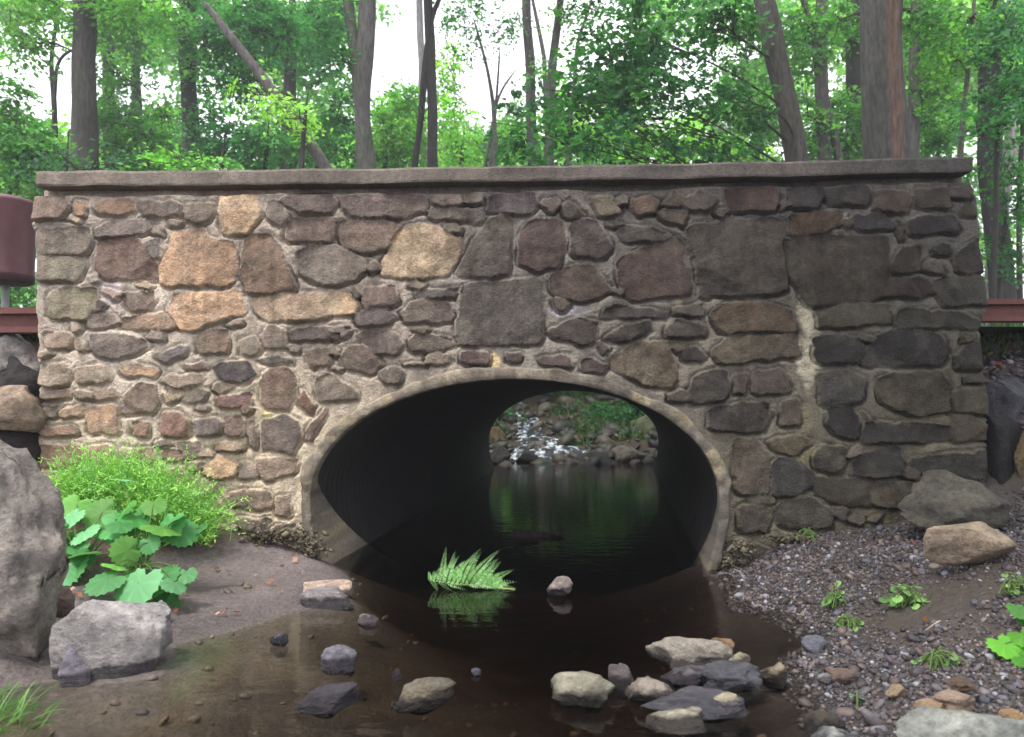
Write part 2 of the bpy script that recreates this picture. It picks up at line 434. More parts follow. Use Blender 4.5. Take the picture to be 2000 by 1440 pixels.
# ------------------------------------------------------------------ the bridge wall
A_, B_, C_, D_, E_, F_ = (0, 330, .35), (650, 330, .35), (1300, 330, .35), (0, 800, .25), (480, 700, .25), (1400, 850, .3)
P_ = (0, 0, 1.0); G_ = (1440, 780, .28)
STONES = [
(A_,(160,150,340,145,375,200,350,270,200,285,155,230),(118,100,92)),
(A_,(415,185,480,190,475,260,430,260),(152,112,90)),
(A_,(530,185,740,175,745,245,650,262,545,250),(128,104,84)),
(A_,(760,180,1000,190,1005,250,920,275,800,250),(110,98,92)),
(A_,(1030,200,1180,185,1190,240,1150,305,1050,295,1025,250),(125,112,100)),
(A_,(1235,155,1420,150,1440,260,1380,355,1250,360,1225,240),(208,172,124)),
(A_,(1490,190,1560,185,1600,270,1560,320,1500,280),(120,108,102)),
(A_,(1560,185,1650,120,1820,115,1870,185,1830,240,1670,240),(98,84,82)),
(A_,(1620,285,1860,270,1870,330,1840,400,1600,400),(115,98,92)),
(A_,(170,345,480,330,500,400,470,480,180,470,155,410),(116,106,96)),
(A_,(180,495,470,490,480,540,430,625,190,620),(120,115,102)),
(A_,(545,330,640,290,870,290,800,360,690,380,550,385),(112,100,98)),
(A_,(550,395,770,385,880,590,840,615,600,610,545,540),(118,92,82)),
(A_,(800,410,890,385,890,500,850,510),(112,104,100)),
(A_,(960,370,1130,340,1170,400,1290,420,1290,640,900,645,900,560,950,450),(188,142,98)),
(A_,(1370,390,1490,370,1560,440,1645,660,1500,690,1380,690,1345,600),(122,98,82)),
(A_,(1660,470,1760,435,1900,440,2020,500,2045,570,1960,620,1860,640,1690,600),(124,114,106)),
(A_,(280,690,380,665,520,670,530,780,490,840,280,830),(120,114,92)),
(A_,(535,720,600,760,560,805,530,790),(70,60,58)),
(A_,(690,690,850,685,865,740,820,790,720,785),(114,98,88)),
(A_,(950,790,980,700,1320,690,1350,810,1200,850,1100,890,1010,895,990,850),(204,152,108)),
(A_,(680,830,900,800,990,870,900,905,680,880),(152,126,106)),
(A_,(1420,740,1500,705,1900,690,1975,750,1960,810,1700,840,1480,835),(192,162,124)),
(A_,(505,935,640,915,800,950,815,1000,720,1050,560,1050,515,1000),(104,94,90)),
(A_,(870,1060,1000,990,1060,990,1020,1040,930,1080),(98,92,98)),
(A_,(1100,930,1180,900,1270,900,1270,1030,1110,1025),(132,112,96)),
(A_,(1340,960,1420,940,1450,1010,1400,1050,1345,1040),(126,116,106)),
(A_,(1460,940,1520,880,1590,920,1585,1000,1480,1000),(124,108,98)),
(A_,(1620,905,1800,885,1950,890,1890,950,1640,950),(84,74,74)),
(A_,(230,910,400,930,380,1000,250,1000),(142,120,106)),
(A_,(200,1090,380,1080,370,1200,200,1210),(150,136,118)),
(A_,(410,1120,580,1090,610,1170,560,1195,450,1200),(146,132,116)),
(A_,(670,1105,780,1090,870,1125,840,1160,690,1160),(170,136,108)),
(A_,(905,1190,960,1150,1100,1150,1130,1190,1000,1235),(136,120,106)),
(A_,(1025,1100,1130,1075,1150,1120,1050,1130),(120,100,92)),
(A_,(1185,1115,1240,1080,1370,1080,1430,1150,1380,1180,1270,1190),(64,60,66)),
(A_,(1450,1075,1540,1045,1630,1070,1630,1090),(108,100,98)),
(A_,(1455,1180,1500,1120,1600,1120,1650,1180,1640,1290,1600,1340,1490,1330,1460,1280),(134,108,94)),
(A_,(1690,1010,1820,1000,1840,1090,1740,1110),(130,112,98)),
(A_,(1700,1230,1750,1330,1730,1370,1660,1310),(130,98,82)),
(A_,(1770,1180,1840,1150,1970,1240,1990,1280,1780,1290),(118,108,98)),
(A_,(520,1240,640,1220,650,1280,520,1290),(140,122,104)),
(A_,(700,1260,790,1200,870,1205,880,1290,860,1360,690,1365),(124,106,94)),
(A_,(1010,1290,1080,1225,1160,1240,1130,1290,1040,1310),(120,110,98)),
(A_,(1225,1270,1400,1250,1390,1320,1300,1335,1230,1320),(118,88,84)),
(A_,(215,1255,380,1240,370,1290,220,1295),(124,104,94)),
(A_,(205,1330,330,1320,310,1380,210,1390),(130,118,106)),
(A_,(340,1340,470,1320,450,1380,340,1385),(164,142,118)),
(P_,(165,800,225,790,232,845,175,845),(168,130,102)),
(D_,(290,130,590,140,590,185,300,205),(140,114,96)),
(D_,(275,290,600,280,640,340,600,420,420,450,290,460),(142,112,90)),
(D_,(1035,90,1170,100,1160,215,1050,205),(150,114,94)),
(D_,(1270,40,1400,30,1460,90,1470,200,1280,215),(134,98,86)),
(D_,(1520,80,1680,60,1720,100,1700,200,1540,210),(116,104,102)),
(D_,(1760,60,1870,40,1900,100,1890,200,1760,190),(126,106,98)),
(D_,(1590,430,1720,370,1840,380,1860,450,1820,530,1600,520),(194,152,104)),
(D_,(1690,270,1890,240,1900,320,1690,330),(142,122,100)),
(D_,(1260,320,1440,320,1440,400,1290,400),(152,118,104)),
(D_,(1800,650,1920,640,1920,770,1800,770),(130,108,96)),
(D_,(1380,250,1560,260,1550,380,1420,390),(130,110,100)),
(D_,(640,300,860,280,900,420,700,450),(138,110,92)),
(D_,(950,300,1180,310,1200,420,980,430),(144,118,98)),
(D_,(700,520,1000,500,1050,640,760,660),(140,116,98)),
(D_,(1150,480,1400,470,1480,600,1200,620),(150,122,104)),
(E_,(130,490,300,450,400,490,430,600,370,740,240,720,130,710),(108,96,90)),
(E_,(90,790,200,780,400,800,360,900,190,950,100,900),(152,130,110)),
(E_,(20,500,80,480,80,700,20,680),(130,114,104)),
(E_,(480,560,620,390,650,410,510,630,470,630),(124,104,94)),
(E_,(0,1040,190,1040,180,1170,20,1180),(150,130,112)),
(E_,(230,1090,350,1070,340,1240,240,1220),(146,126,108)),
(B_,(60,150,250,140,500,150,500,230,350,270,120,265,70,210),(110,94,92)),
(B_,(530,150,700,140,720,200,600,205),(108,95,90)),
(B_,(540,230,700,215,830,245,810,300,560,270),(114,104,98)),
(B_,(20,300,300,290,360,330,310,430,200,460,60,430,25,370),(128,108,98)),
(B_,(275,580,350,370,440,320,560,330,700,400,680,510,600,590,420,600),(188,158,116)),
(B_,(700,590,790,410,870,290,960,260,1000,310,970,570,880,595),(94,84,80)),
(B_,(730,140,840,140,830,190,730,190),(114,102,96)),
(B_,(870,240,900,150,1110,130,1130,200,1110,245,950,245),(90,80,86)),
(B_,(1050,370,1090,300,1270,290,1285,420,1250,540,1120,555,1045,520),(96,76,74)),
(B_,(1330,320,1400,290,1470,300,1550,440,1500,495,1340,470),(80,68,68)),
(B_,(1430,160,1540,150,1605,240,1500,260,1470,210),(132,120,98)),
(B_,(1665,190,1760,160,1810,190,1800,240,1700,255),(122,95,80)),
(B_,(1610,340,1700,320,1880,370,1840,400,1630,405),(94,88,86)),
(B_,(1605,520,1720,450,1940,400,1970,690,1850,700,1690,725,1610,640),(102,80,74)),
(B_,(1230,600,1330,545,1450,550,1540,680,1480,710,1380,735,1240,700),(94,78,70)),
(B_,(720,800,750,660,1150,620,1150,920,1130,970,730,975,705,900),(92,86,80)),
(B_,(175,670,345,650,355,760,180,775),(118,100,94)),
(B_,(465,690,680,670,670,715,480,725),(76,70,74)),
(B_,(125,830,180,790,290,790,350,830,290,870,150,875),(104,94,92)),
(B_,(390,800,470,740,620,745,670,820,650,850,420,850),(114,98,92)),
(B_,(135,930,220,900,330,910,385,980,340,1035,240,1030),(110,94,90)),
(B_,(430,970,470,925,650,945,680,990,540,1020,440,1010),(98,84,74)),
(B_,(45,1050,80,990,170,990,270,1080,210,1140,70,1110),(118,100,90)),
(B_,(-40,890,50,870,100,900,60,940,-30,950),(118,104,100)),
(B_,(1205,910,1370,830,1470,870,1460,950,1380,975,1260,945),(80,70,64)),
(B_,(1515,950,1620,880,1750,850,1770,900,1620,960),(60,50,50)),
(B_,(1530,790,1600,765,1850,800,1840,826,1530,826),(80,72,72)),
(B_,(720,1030,790,1015,870,1040,860,1090,730,1090),(94,74,70)),
(B_,(970,1030,1050,1030,1050,1075,980,1075),(84,68,66)),
(B_,(1150,1050,1310,1050,1335,1100,1180,1090),(90,70,68)),
(B_,(1395,1080,1450,1065,1530,1100,1490,1140,1400,1130),(86,70,68)),
(B_,(1570,1060,1700,980,1830,970,1910,1090,1890,1210,1750,1200,1580,1120),(126,110,90)),
(B_,(1860,880,1930,850,2060,870,2080,930,1870,930),(80,72,70)),
(B_,(1905,780,2060,750,2070,815,1905,820),(88,80,76)),
(C_,(95,200,190,130,290,160,230,230,130,235),(100,90,88)),
(C_,(345,130,430,95,600,100,625,170,590,230,370,225),(96,74,68)),
(C_,(710,110,850,85,880,150,830,215,710,215),(80,74,78)),
(C_,(900,110,1130,100,1130,195,920,190),(78,72,76)),
(C_,(1170,130,1240,120,1360,140,1350,240,1180,235),(98,78,72)),
(C_,(1400,120,1580,110,1580,220,1400,220),(90,80,72)),
(C_,(700,270,850,235,980,240,960,310,860,350,700,360),(110,85,68)),
(C_,(1050,270,1200,250,1300,320,1200,335,1080,330),(76,72,78)),
(C_,(1340,300,1440,265,1610,270,1620,350,1380,370),(62,58,64)),
(C_,(140,350,180,320,570,290,640,310,640,540,650,680,250,700,210,690,190,540),(88,80,74)),
(C_,(680,420,760,390,1220,390,1240,560,1190,720,900,745,790,745,720,600),(84,75,67)),
(C_,(1265,530,1330,440,1420,440,1425,570,1280,575),(74,64,58)),
(C_,(1490,445,1550,420,1590,430,1580,480,1510,480),(66,58,56)),
(C_,(1620,490,1690,430,1760,400,1790,420,1785,570,1640,575),(74,66,62)),
(C_,(1230,650,1300,615,1440,620,1500,680,1400,710,1240,710),(80,62,58)),
(C_,(1501,640,1620,600,1800,610,1810,750,1570,760),(88,88,80)),
(C_,(270,810,340,760,560,750,690,800,720,900,320,900),(110,90,70)),
(C_,(870,800,1000,760,1230,760,1240,860,870,885),(94,88,76)),
(C_,(1330,800,1450,790,1650,810,1750,850,1740,885,1300,880),(84,80,72)),
(C_,(840,950,1000,930,1080,960,1080,1080,850,1080),(56,52,52)),
(C_,(1100,1090,1180,960,1290,900,1440,905,1540,950,1560,1020,1520,1090),(60,58,62)),
(C_,(1620,1030,1720,970,1785,980,1780,1110,1640,1110),(66,60,56)),
(C_,(280,1020,380,940,720,930,740,1040,500,1060,330,1090),(110,98,80)),
(C_,(80,1010,180,1000,230,1050,110,1080),(70,64,64)),
(C_,(140,1240,190,1150,330,1140,350,1220,320,1290,160,1300),(80,74,68)),
(C_,(380,1150,450,1140,440,1250,390,1250),(92,80,74)),
(C_,(500,1140,650,1120,700,1240,510,1250),(98,86,78)),
(C_,(850,1150,1000,1130,1110,1180,1090,1290,880,1320),(98,95,92)),
(C_,(1190,1190,1300,1150,1540,1140,1570,1200,1580,1340,1400,1370,1220,1300),(92,84,64)),
(C_,(1610,1250,1800,1230,1820,1360,1620,1350),(105,95,78)),
(C_,(1670,1160,1770,1150,1790,1190,1690,1190),(88,84,82)),
(P_,(1390,800,1440,790,1496,788,1503,820,1490,842,1392,836),(74,67,64)),
(G_,(640,70,800,60,840,150,830,260,700,240,640,170),(62,58,58)),
(P_,(1528,786,1560,784,1560,830,1530,832),(100,88,76)),
(G_,(880,290,920,170,1080,170,1460,190,1450,280,1250,295),(74,70,68)),
(G_,(1490,130,1600,115,1760,180,1750,280,1500,280),(112,100,80)),
(G_,(540,390,600,340,740,340,740,430,690,510,560,490),(80,74,64)),
(G_,(830,430,920,370,1120,335,1150,440,1160,530,830,540),(76,72,70)),
(G_,(1240,430,1360,400,1750,370,1760,520,1700,560,1300,520),(74,74,68)),
(G_,(250,490,300,420,420,430,520,510,520,600,400,650,260,670),(68,68,68)),
(G_,(-20,300,120,270,220,420,230,640,0,650),(120,106,90)),
(G_,(550,560,940,560,930,740,780,745,640,700,560,640),(84,77,67)),
(G_,(950,590,1200,590,1250,680,1200,750,940,745),(104,95,78)),
(G_,(250,830,330,720,520,700,640,790,640,890,400,900),(88,84,74)),
(G_,(20,750,180,740,230,820,200,920,30,920),(92,84,74)),
(G_,(60,680,250,680,250,730,80,730),(96,88,76)),
(G_,(230,290,420,250,520,300,400,390,270,350),(104,92,66)),
]
def poly_px(src, flat):
    ox, oy, s = src
    return [(ox + flat[i] * s, oy + flat[i + 1] * s) for i in range(0, len(flat), 2)]
def chaikin(p, n=1):
    p = np.asarray(p, float)
    for _ in range(n):
        q = np.roll(p, -1, 0)
        p = np.stack([p * .9 + q * .1, p * .1 + q * .9], 1).reshape(-1, 2)
    return p
def sdf(P, poly):
    n = len(poly); d = np.full(len(P), 1e9); s = np.ones(len(P))
    for i in range(n):
        a, b_ = poly[i], poly[i - 1]
        e = b_ - a; w = P - a
        t_ = np.clip((w @ e) / (e @ e + 1e-12), 0, 1)
        q = w - t_[:, None] * e
        d = np.minimum(d, (q ** 2).sum(1))
        c1 = P[:, 1] >= a[1]; c2 = P[:, 1] < b_[1]; c3 = e[0] * w[:, 1] > e[1] * w[:, 0]
        s = np.where((c1 & c2 & c3) | (~c1 & ~c2 & ~c3), -s, s)
    return -s * np.sqrt(d)          # positive inside

def edge_curve(pts):
    a = np.array([wall_uv(*p) for p in pts]); o_ = np.argsort(a[:, 1]); return a[o_]
LE = edge_curve([(76, 340), (60, 366), (55, 400), (55, 440), (58, 480), (61, 540), (62, 600), (66, 640), (66, 700), (68, 760), (68, 850), (68, 900), (70, 950), (72, 1200)])
RE = edge_curve([(1892, 312), (1908, 350), (1917, 380), (1924, 450), (1928, 530), (1936, 600), (1926, 640), (1925, 700), (1937, 780), (1938, 850), (1935, 930), (1935, 1200)])
TOPL, TOPR = wall_uv(76, 337), wall_uv(1892, 309)
def top_z(x):      # upper edge of the coping, slightly bowed like the photo
    t_ = (x - TOPL[0]) / (TOPR[0] - TOPL[0])
    return TOPL[1] + (TOPR[1] - TOPL[1]) * t_ - .022 * np.clip(4 * t_ * (1 - t_), 0, 1) * 0.6
COPH = .070
NU, NV = 960, 420
ZB = -.35
s_ = np.linspace(0, 1, NU); t_ = np.linspace(0, 1, NV)
S, T = np.meshgrid(s_, t_)
x_rough = -2.36 + S * 4.72
ztop = top_z(x_rough) - COPH
Zw = ZB + T * (ztop - ZB)
xl = np.interp(Zw, LE[:, 1], LE[:, 0]) + .010 * fbm(Zw * 9, Zw * 0, seed=61, o=3)
xr = np.interp(Zw, RE[:, 1], RE[:, 0]) + .010 * fbm(Zw * 9, Zw * 0 + 7, seed=62, o=3)
Xw = xl + S * (xr - xl)
# mortar : colour runs pinkish tan on the left to grey-brown on the right (part damp, part canopy shade put into the colour)
mx_pts = np.array([wall_uv(*p) for p in ((100, 420), (100, 900), (450, 500), (500, 950), (700, 620), (800, 400), (1000, 470), (1100, 680), (1300, 480), (1500, 420), (1650, 600), (1450, 850), (1850, 500), (1850, 800), (1500, 1000), (1750, 1000), (300, 650), (560, 850), (1320, 720))])
mx_col = s2l(np.array([(142, 126, 116), (180, 158, 136), (166, 146, 132), (188, 164, 136), (168, 148, 134), (130, 114, 108), (128, 116, 110), (144, 132, 122), (118, 108, 102), (104, 96, 96), (112, 104, 94), (122, 112, 96), (116, 108, 102), (118, 108, 88), (122, 112, 90), (114, 104, 82), (184, 164, 150), (186, 164, 140), (138, 124, 112)]))
Pw = np.stack([Xw.ravel(), Zw.ravel()], 1)
w_ = 1 / (((Pw[:, None] - mx_pts[None]) ** 2).sum(-1) + .03) ** 1.5
mort = (w_ @ mx_col) / w_.sum(1, keepdims=True)
x, z = Pw[:, 0], Pw[:, 1]
n1 = fbm(x * 7, z * 7, seed=70, o=5); n2 = fbm(x * 40, z * 40, seed=71, o=3); n3 = fbm(x * 2.2, z * 2.2, seed=72, o=3)
mort = (mort.mean(1, keepdims=True) * .28 + mort * .72) * np.array([.98, 1.01, .95])
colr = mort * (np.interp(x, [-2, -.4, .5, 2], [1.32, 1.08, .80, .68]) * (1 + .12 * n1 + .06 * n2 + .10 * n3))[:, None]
# pale lime bloom and run-down stains
def blot(px, py, rx, ry, col, k, src=None):
    global colr
    c_ = wall_uv(px, py)
    d_ = np.sqrt(((x - c_[0]) / (rx / 398.7)) ** 2 + ((z - c_[1]) / (ry / 398.7)) ** 2) + .45 * fbm(x * 14, z * 14, seed=px, o=3)
    m_ = (sstep(1.1, .5, d_) * k)[:, None]
    colr = colr * (1 - m_) + s2l(col) * m_
for a in ((1578, 690, 24, 112, (178, 170, 148), .75), (1570, 830, 20, 60, (132, 124, 98), .6), (1590, 900, 40, 30, (128, 120, 88), .5), (966, 702, 9, 22, (205, 185, 140), .9),
          (215, 560, 25, 34, (215, 200, 196), .8), (1110, 605, 40, 14, (165, 160, 165), .5), (150, 900, 70, 30, (182, 165, 120), .4), (1655, 755, 30, 34, (176, 176, 172), .5),
          (520, 810, 14, 30, (190, 178, 120), .6), (1330, 560, 16, 60, (150, 138, 112), .7), (330, 655, 60, 14, (190, 172, 156), .4), (60, 640, 60, 20, (170, 150, 138), .4), (1645, 430, 25, 16, (150, 146, 142), .6)):
    blot(*a)
hgt = .006 * n1 + .002 * n2 + .0012 * fbm(x * 90, z * 90, seed=73, o=2)
owner = np.full(len(x), -1)
rng = np.random.default_rng(5)
best = np.full(len(x), -1.0)
near = np.full(len(x), 1.0)
def filler():
    """small packing stones wherever the traced ones leave a wide joint"""
    rf = np.random.default_rng(31)
    nr_ = near.copy()
    ok_ = (S.ravel() > .012) & (S.ravel() < .988) & (z > .0) & ((ztop - Zw).ravel() > .07)
    oe = np.sqrt(((x - OCX) / (OA + .13)) ** 2 + ((z - OCZ) / (np.where(z > OCZ, OB, OBL) + .13)) ** 2)
    ok_ &= oe > 1
    su, sv = wall_uv(1576, 0)[0], wall_uv(0, 590)[1]
    ok_ &= ~((np.abs(x - su) < .085) & (z < sv) & (z > .45))
    for it in range(105):
        c_ = np.nonzero(ok_ & (nr_ > .026))[0]
        if not len(c_): break
        i0 = c_[rf.integers(0, len(c_))]
        r_ = min(nr_[i0] * .92, .055); ex = rf.uniform(1.1, 2.1)
        m_ = rf.integers(5, 8); an = np.sort(rf.uniform(0, 6.28, m_))
        pl_ = np.stack([x[i0] + np.cos(an) * r_ * ex * rf.uniform(.8, 1.1, m_), z[i0] + np.sin(an) * r_ * rf.uniform(.8, 1.1, m_)], 1)
        nr_ = np.minimum(nr_, np.sqrt(((x - x[i0]) / ex) ** 2 + (z - z[i0]) ** 2) - r_)
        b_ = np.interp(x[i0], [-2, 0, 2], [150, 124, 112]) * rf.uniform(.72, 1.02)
        yield ('uv', pl_, (b_ * 1.04, b_ * .93, b_ * rf.uniform(.74, .9)))
import itertools
for k, (src, flat, cl) in enumerate(itertools.chain(STONES, filler())):
    pl = flat if src == 'uv' else np.array([wall_uv(*p) for p in poly_px(src, flat)])
    c0 = pl.mean(0)
    pl = chaikin(c0 + (pl - c0) * 1.085, 1)
    lo, hi = pl.min(0) - .09, pl.max(0) + .09
    idx = np.nonzero((x > lo[0]) & (x < hi[0]) & (z > lo[1]) & (z < hi[1]))[0]
    if not len(idx): continue
    xx, zz = x[idx], z[idx]
    wx = xx + .008 * fbm(xx * 16, zz * 16, seed=100 + k, o=4, g=.6); wz = zz + .008 * fbm(xx * 16, zz * 16, seed=400 + k, o=4, g=.6)
    d = sdf(np.stack([wx, wz], 1), pl)
    d = d + np.interp(c0[0], [-1.5, .3], [.003, .007])
    size = math.sqrt((pl.max(0) - pl.min(0)).prod())
    prot = rng.uniform(.006, .016); hgt_s = pl[:, 1].max() - pl[:, 1].min(); over = rng.uniform(.004, .015)
    tilt = rng.normal(0, .035, 2)
    a_ = rng.normal(0, .5); ca, sa = math.cos(a_), math.sin(a_)
    u_, v_ = xx * ca + zz * sa, -xx * sa + zz * ca
    lay = fbm(u_ * 6, v_ * 17, seed=200 + k, o=5, g=.6)
    lump = fbm(xx * 9, zz * 9, seed=300 + k, o=3)
    fine = fbm(xx * 45, zz * 45, seed=500 + k, o=2)
    prof = sstep(-.001, .0045, d)
    chip = 0
    for q_ in range(4):
        an_ = rng.uniform(0, 6.28); chip = chip + np.maximum(0, (xx - c0[0]) * math.cos(an_) + (zz - c0[1]) * math.sin(an_) - size * rng.uniform(.12, .40)) * rng.uniform(.08, .30)
    chip = np.minimum(chip, .018) * (size > .07)
    hh = prof * (prot + .35 * tilt[0] * (xx - c0[0]) - chip - over * np.clip((zz - c0[1]) / (hgt_s * .5), -1, 1) * .7 + .0025 * lay + .006 * lump + .0012 * fine)
    gap = -.050 * np.exp(-((d + .007) / .0075) ** 2) * np.clip(.55 - 1.3 * (zz - c0[1]) / (size * .5), .24, 1.0) * (.6 + .4 * vn(xx * 15, zz * 15, seed=k))
    near[idx] = np.minimum(near[idx], -d)
    better = (d > -.035) & (d > best[idx])
    e = idx[better]
    hgt[e] = (hgt[e] * (1 - prof[better]) + hh[better]) + gap[better]
    best[e] = np.maximum(best[e], d[better])
    sc_ = s2l(cl) * np.array([1.0, 1.0, .94]); lm_ = s2l([np.interp(c0[0], [-2, 0, 2], q_) for q_ in ((136, 104, 84), (116, 93, 77), (101, 84, 69))]); sc_ = sc_ * .74 + (.5 * lm_ + .5 * lm_ / lm_.mean() * sc_.mean()) * .26; sc_ = sc_.mean() + (sc_ - sc_.mean()) * (.72 if cl[0] - cl[2] > 60 else .85); sc_ = sc_ * np.interp(c0[0], [-2, -.3, .5, 2], [1.05, .84, .56, .44])  # stones darken to the right: damper there, plus canopy shade painted in
    spk = vn(xx * 120, zz * 120, seed=600 + k)
    var = (1 + .12 * lay + .18 * lump + .16 * fine + .16 * spk)[:, None]
    cc = sc_ * var
    lum = sc_.mean()
    if cl[0] - cl[2] > 60:   # ochre sandstone carries grey and rust patches
        q = sstep(.0, .45, fbm(xx * 8, zz * 8, seed=700 + k, o=3))[:, None] * .55
        cc = cc * (1 - q) + s2l((160, 138, 118)) * var * q
        q = sstep(.1, .5, fbm(xx * 10, zz * 6, seed=800 + k, o=3))[:, None] * .6
        cc = cc * (1 - q) + s2l((186, 154, 122)) * var * q
    else:
        q = sstep(.1, .6, fbm(xx * 6, zz * 6, seed=700 + k, o=3))[:, None] * .22
        cc = cc * (1 - q) + (sc_ * np.array([1.14, 1.04, .90])) * var * q
        q = sstep(.25, .6, fbm(xx * 12, zz * 12, seed=900 + k, o=3))[:, None] * .14
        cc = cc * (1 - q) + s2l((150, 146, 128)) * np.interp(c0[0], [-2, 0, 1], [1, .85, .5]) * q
    m_ = sstep(-.001, .006, d)[better][:, None]
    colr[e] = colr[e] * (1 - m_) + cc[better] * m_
colr = colr * (1 + .16 * fbm(x * 34, z * 2.2, seed=76, o=3) + .10 * n3)[:, None]
# top band recessed under the coping, quoins rounded at the ends
hgt = hgt - .075 * sstep(.050, .038, (ztop - Zw).ravel() + .006 * n1)
de = np.minimum(S * (xr - xl), (1 - S) * (xr - xl)).ravel()
hgt = hgt - .05 * np.exp(-de / .014)
colr = np.clip(colr, .006, .9)
bridge = empty('stone_culvert_bridge', (0, 0, 0), 'rubble stone bridge wall with an oval culvert opening over the creek', 'bridge')
V = np.stack([Xw.ravel(), -hgt, Zw.ravel()], 1)
r1 = np.sqrt(((Xw - OCX) / (OA + .035)) ** 2 + ((Zw - OCZ) / (np.where(Zw > OCZ, OB, OBL) + .035)) ** 2)
rc = (r1[:-1, :-1] + r1[1:, 1:]) / 2
fw = grid_faces(NV, NU, rc > 1.0)
i = np.arange(NV * NU).reshape(NV, NU)
def strip(loop):
    global V, colr
    n0 = len(V)
    q = V[loop].copy(); q2 = q.copy(); q2[:, 1] = .22
    q3 = q.copy(); q3[:, 1] = .46
    n = len(loop)
    V = np.concatenate([V, q2, q3]); colr = np.concatenate([colr, colr[loop], colr[loop]])
    A = np.array(loop); Bq = n0 + np.arange(n); Cq = n0 + n + np.arange(n)
    return np.concatenate([np.stack([A[:-1], A[1:], Bq[1:], Bq[:-1]], 1), np.stack([Bq[:-1], Bq[1:], Cq[1:], Cq[:-1]], 1)]), Cq
sl, cl_ = strip(i[:, 0]); sr, cr_ = strip(i[:, -1]); stp, ct_ = strip(i[-1, :])
fb = np.stack([cl_[:-1], cl_[1:], cr_[1:], cr_[:-1]], 1)
zc = V[cl_][:-1, 2]
fb = fb[zc > .95]
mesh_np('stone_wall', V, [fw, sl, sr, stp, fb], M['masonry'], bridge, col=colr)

# coping slab
nx = 240
prof = [(-.026, -.004), (-.030, .005), (-.030, COPH - .012), (-.022, COPH), (.49, COPH), (.49, -.004)]
xs = np.linspace(TOPL[0] + .004, TOPR[0], nx)
vv, cc = [], []
for xx in xs:
    zt = top_z(np.array(xx)) - COPH
    for (yy, dz) in prof: vv.append((xx, yy, float(zt) + dz))
vv = np.array(vv)
wob = fbm(vv[:, 0] * 6, vv[:, 2] * 20 + vv[:, 1] * 9, seed=81, o=4)
vv[:, 1] += .006 * wob; vv[:, 2] += .003 * fbm(vv[:, 0] * 8, vv[:, 1] * 8, seed=82, o=3)
k = len(prof)
ii = np.arange(nx * k).reshape(nx, k)
fc = np.concatenate([np.stack([ii[:-1, j], ii[1:, j], ii[1:, (j + 1) % k], ii[:-1, (j + 1) % k]], 1) for j in range(k)])
ends = np.stack([ii[0, ::-1], ii[-1, :]])
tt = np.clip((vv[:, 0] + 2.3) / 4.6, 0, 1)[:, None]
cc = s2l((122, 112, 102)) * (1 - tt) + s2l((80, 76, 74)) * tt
pk = sstep(.1, .5, fbm(vv[:, 0] * 1.6, vv[:, 2] * 0, seed=84, o=3))[:, None]
cc = cc * (1 - .4 * pk) + s2l((116, 106, 100)) * .4 * pk
cc = cc * (1 + .22 * wob + .18 * vn(vv[:, 0] * 40, vv[:, 2] * 9, seed=86))[:, None]
mesh_np('coping', vv, [fc, ends], M['concrete'], bridge, col=cc, smooth=False)

# concrete ring round the opening
def oval(th, grow, y):
    ct, st = np.cos(th), np.sin(th)
    ob = np.where(st > 0, OB, OBL)
    nx_, nz_ = ct / OA, st / ob
    ln = np.hypot(nx_, nz_)
    return OCX + SKEW * y + OA * ct + grow * nx_ / ln, OCZ + ob * st + grow * nz_ / ln
NT = 420
th = np.linspace(0, 2 * math.pi, NT, endpoint=False)
zin = OCZ + np.where(np.sin(th) > 0, OB, OBL) * np.sin(th)
lft = np.cos(th) < 0
deep = np.where(lft, .04 + .64 * np.clip((.44 - zin) / .44, 0, 1.5) ** 1.15, .05 + .3 * np.clip((.3 - zin) / .3, 0, 1.3))  # patch of light on the lower left wall built as a slanting pale sleeve
wv = fbm(np.cos(th) * 5, np.sin(th) * 5, seed=91, o=4)
out = .054 + .018 * wv + .008 * sstep(.1, .5, np.cos(th))
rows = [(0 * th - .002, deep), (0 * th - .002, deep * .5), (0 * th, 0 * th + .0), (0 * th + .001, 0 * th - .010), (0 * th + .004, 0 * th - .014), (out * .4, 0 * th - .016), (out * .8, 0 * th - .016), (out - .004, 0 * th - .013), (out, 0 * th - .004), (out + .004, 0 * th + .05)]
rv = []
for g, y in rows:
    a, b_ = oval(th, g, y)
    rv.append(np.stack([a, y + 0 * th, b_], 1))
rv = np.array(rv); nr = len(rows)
rn = fbm(rv[..., 0] * 30, rv[..., 2] * 30, seed=93, o=3)
rv[3:, :, 1] += .006 * rn[3:]; rv[4:8, :, 2] += .003 * rn[4:8]
ii = np.arange(nr * NT).reshape(nr, NT)
fr_ = np.concatenate([np.stack([ii[j], ii[j + 1], np.roll(ii[j + 1], -1), np.roll(ii[j], -1)], 1) for j in range(nr - 1)])
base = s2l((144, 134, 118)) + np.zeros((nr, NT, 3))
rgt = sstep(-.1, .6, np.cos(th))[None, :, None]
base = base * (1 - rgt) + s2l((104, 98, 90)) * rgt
stn = vn(th * 26, th * 0, seed=95)
q = sstep(.1, .6, stn)[None, :, None] * .55 * sstep(.5, .9, np.sin(th))[None, :, None]
base = base * (1 - q) + s2l((96, 82, 74)) * q
q = sstep(.1, .5, vn(th * 17, th * 0, seed=97))[None, :, None] * .5
base = base * (1 - q) + s2l((166, 152, 118)) * q
q = sstep(.2, .6, fbm(rv[..., 0] * 12, rv[..., 2] * 12, seed=98, o=3))[..., None] * .5
base = base * (1 - q) + s2l((96, 90, 82)) * q
base = base * (1 + .30 * rn + .25 * fbm(rv[..., 0] * 9, rv[..., 2] * 9, seed=99, o=4))[..., None]
mesh_np('arch_ring', rv.reshape(-1, 3), [fr_], M['concrete'], bridge, col=base.reshape(-1, 3))

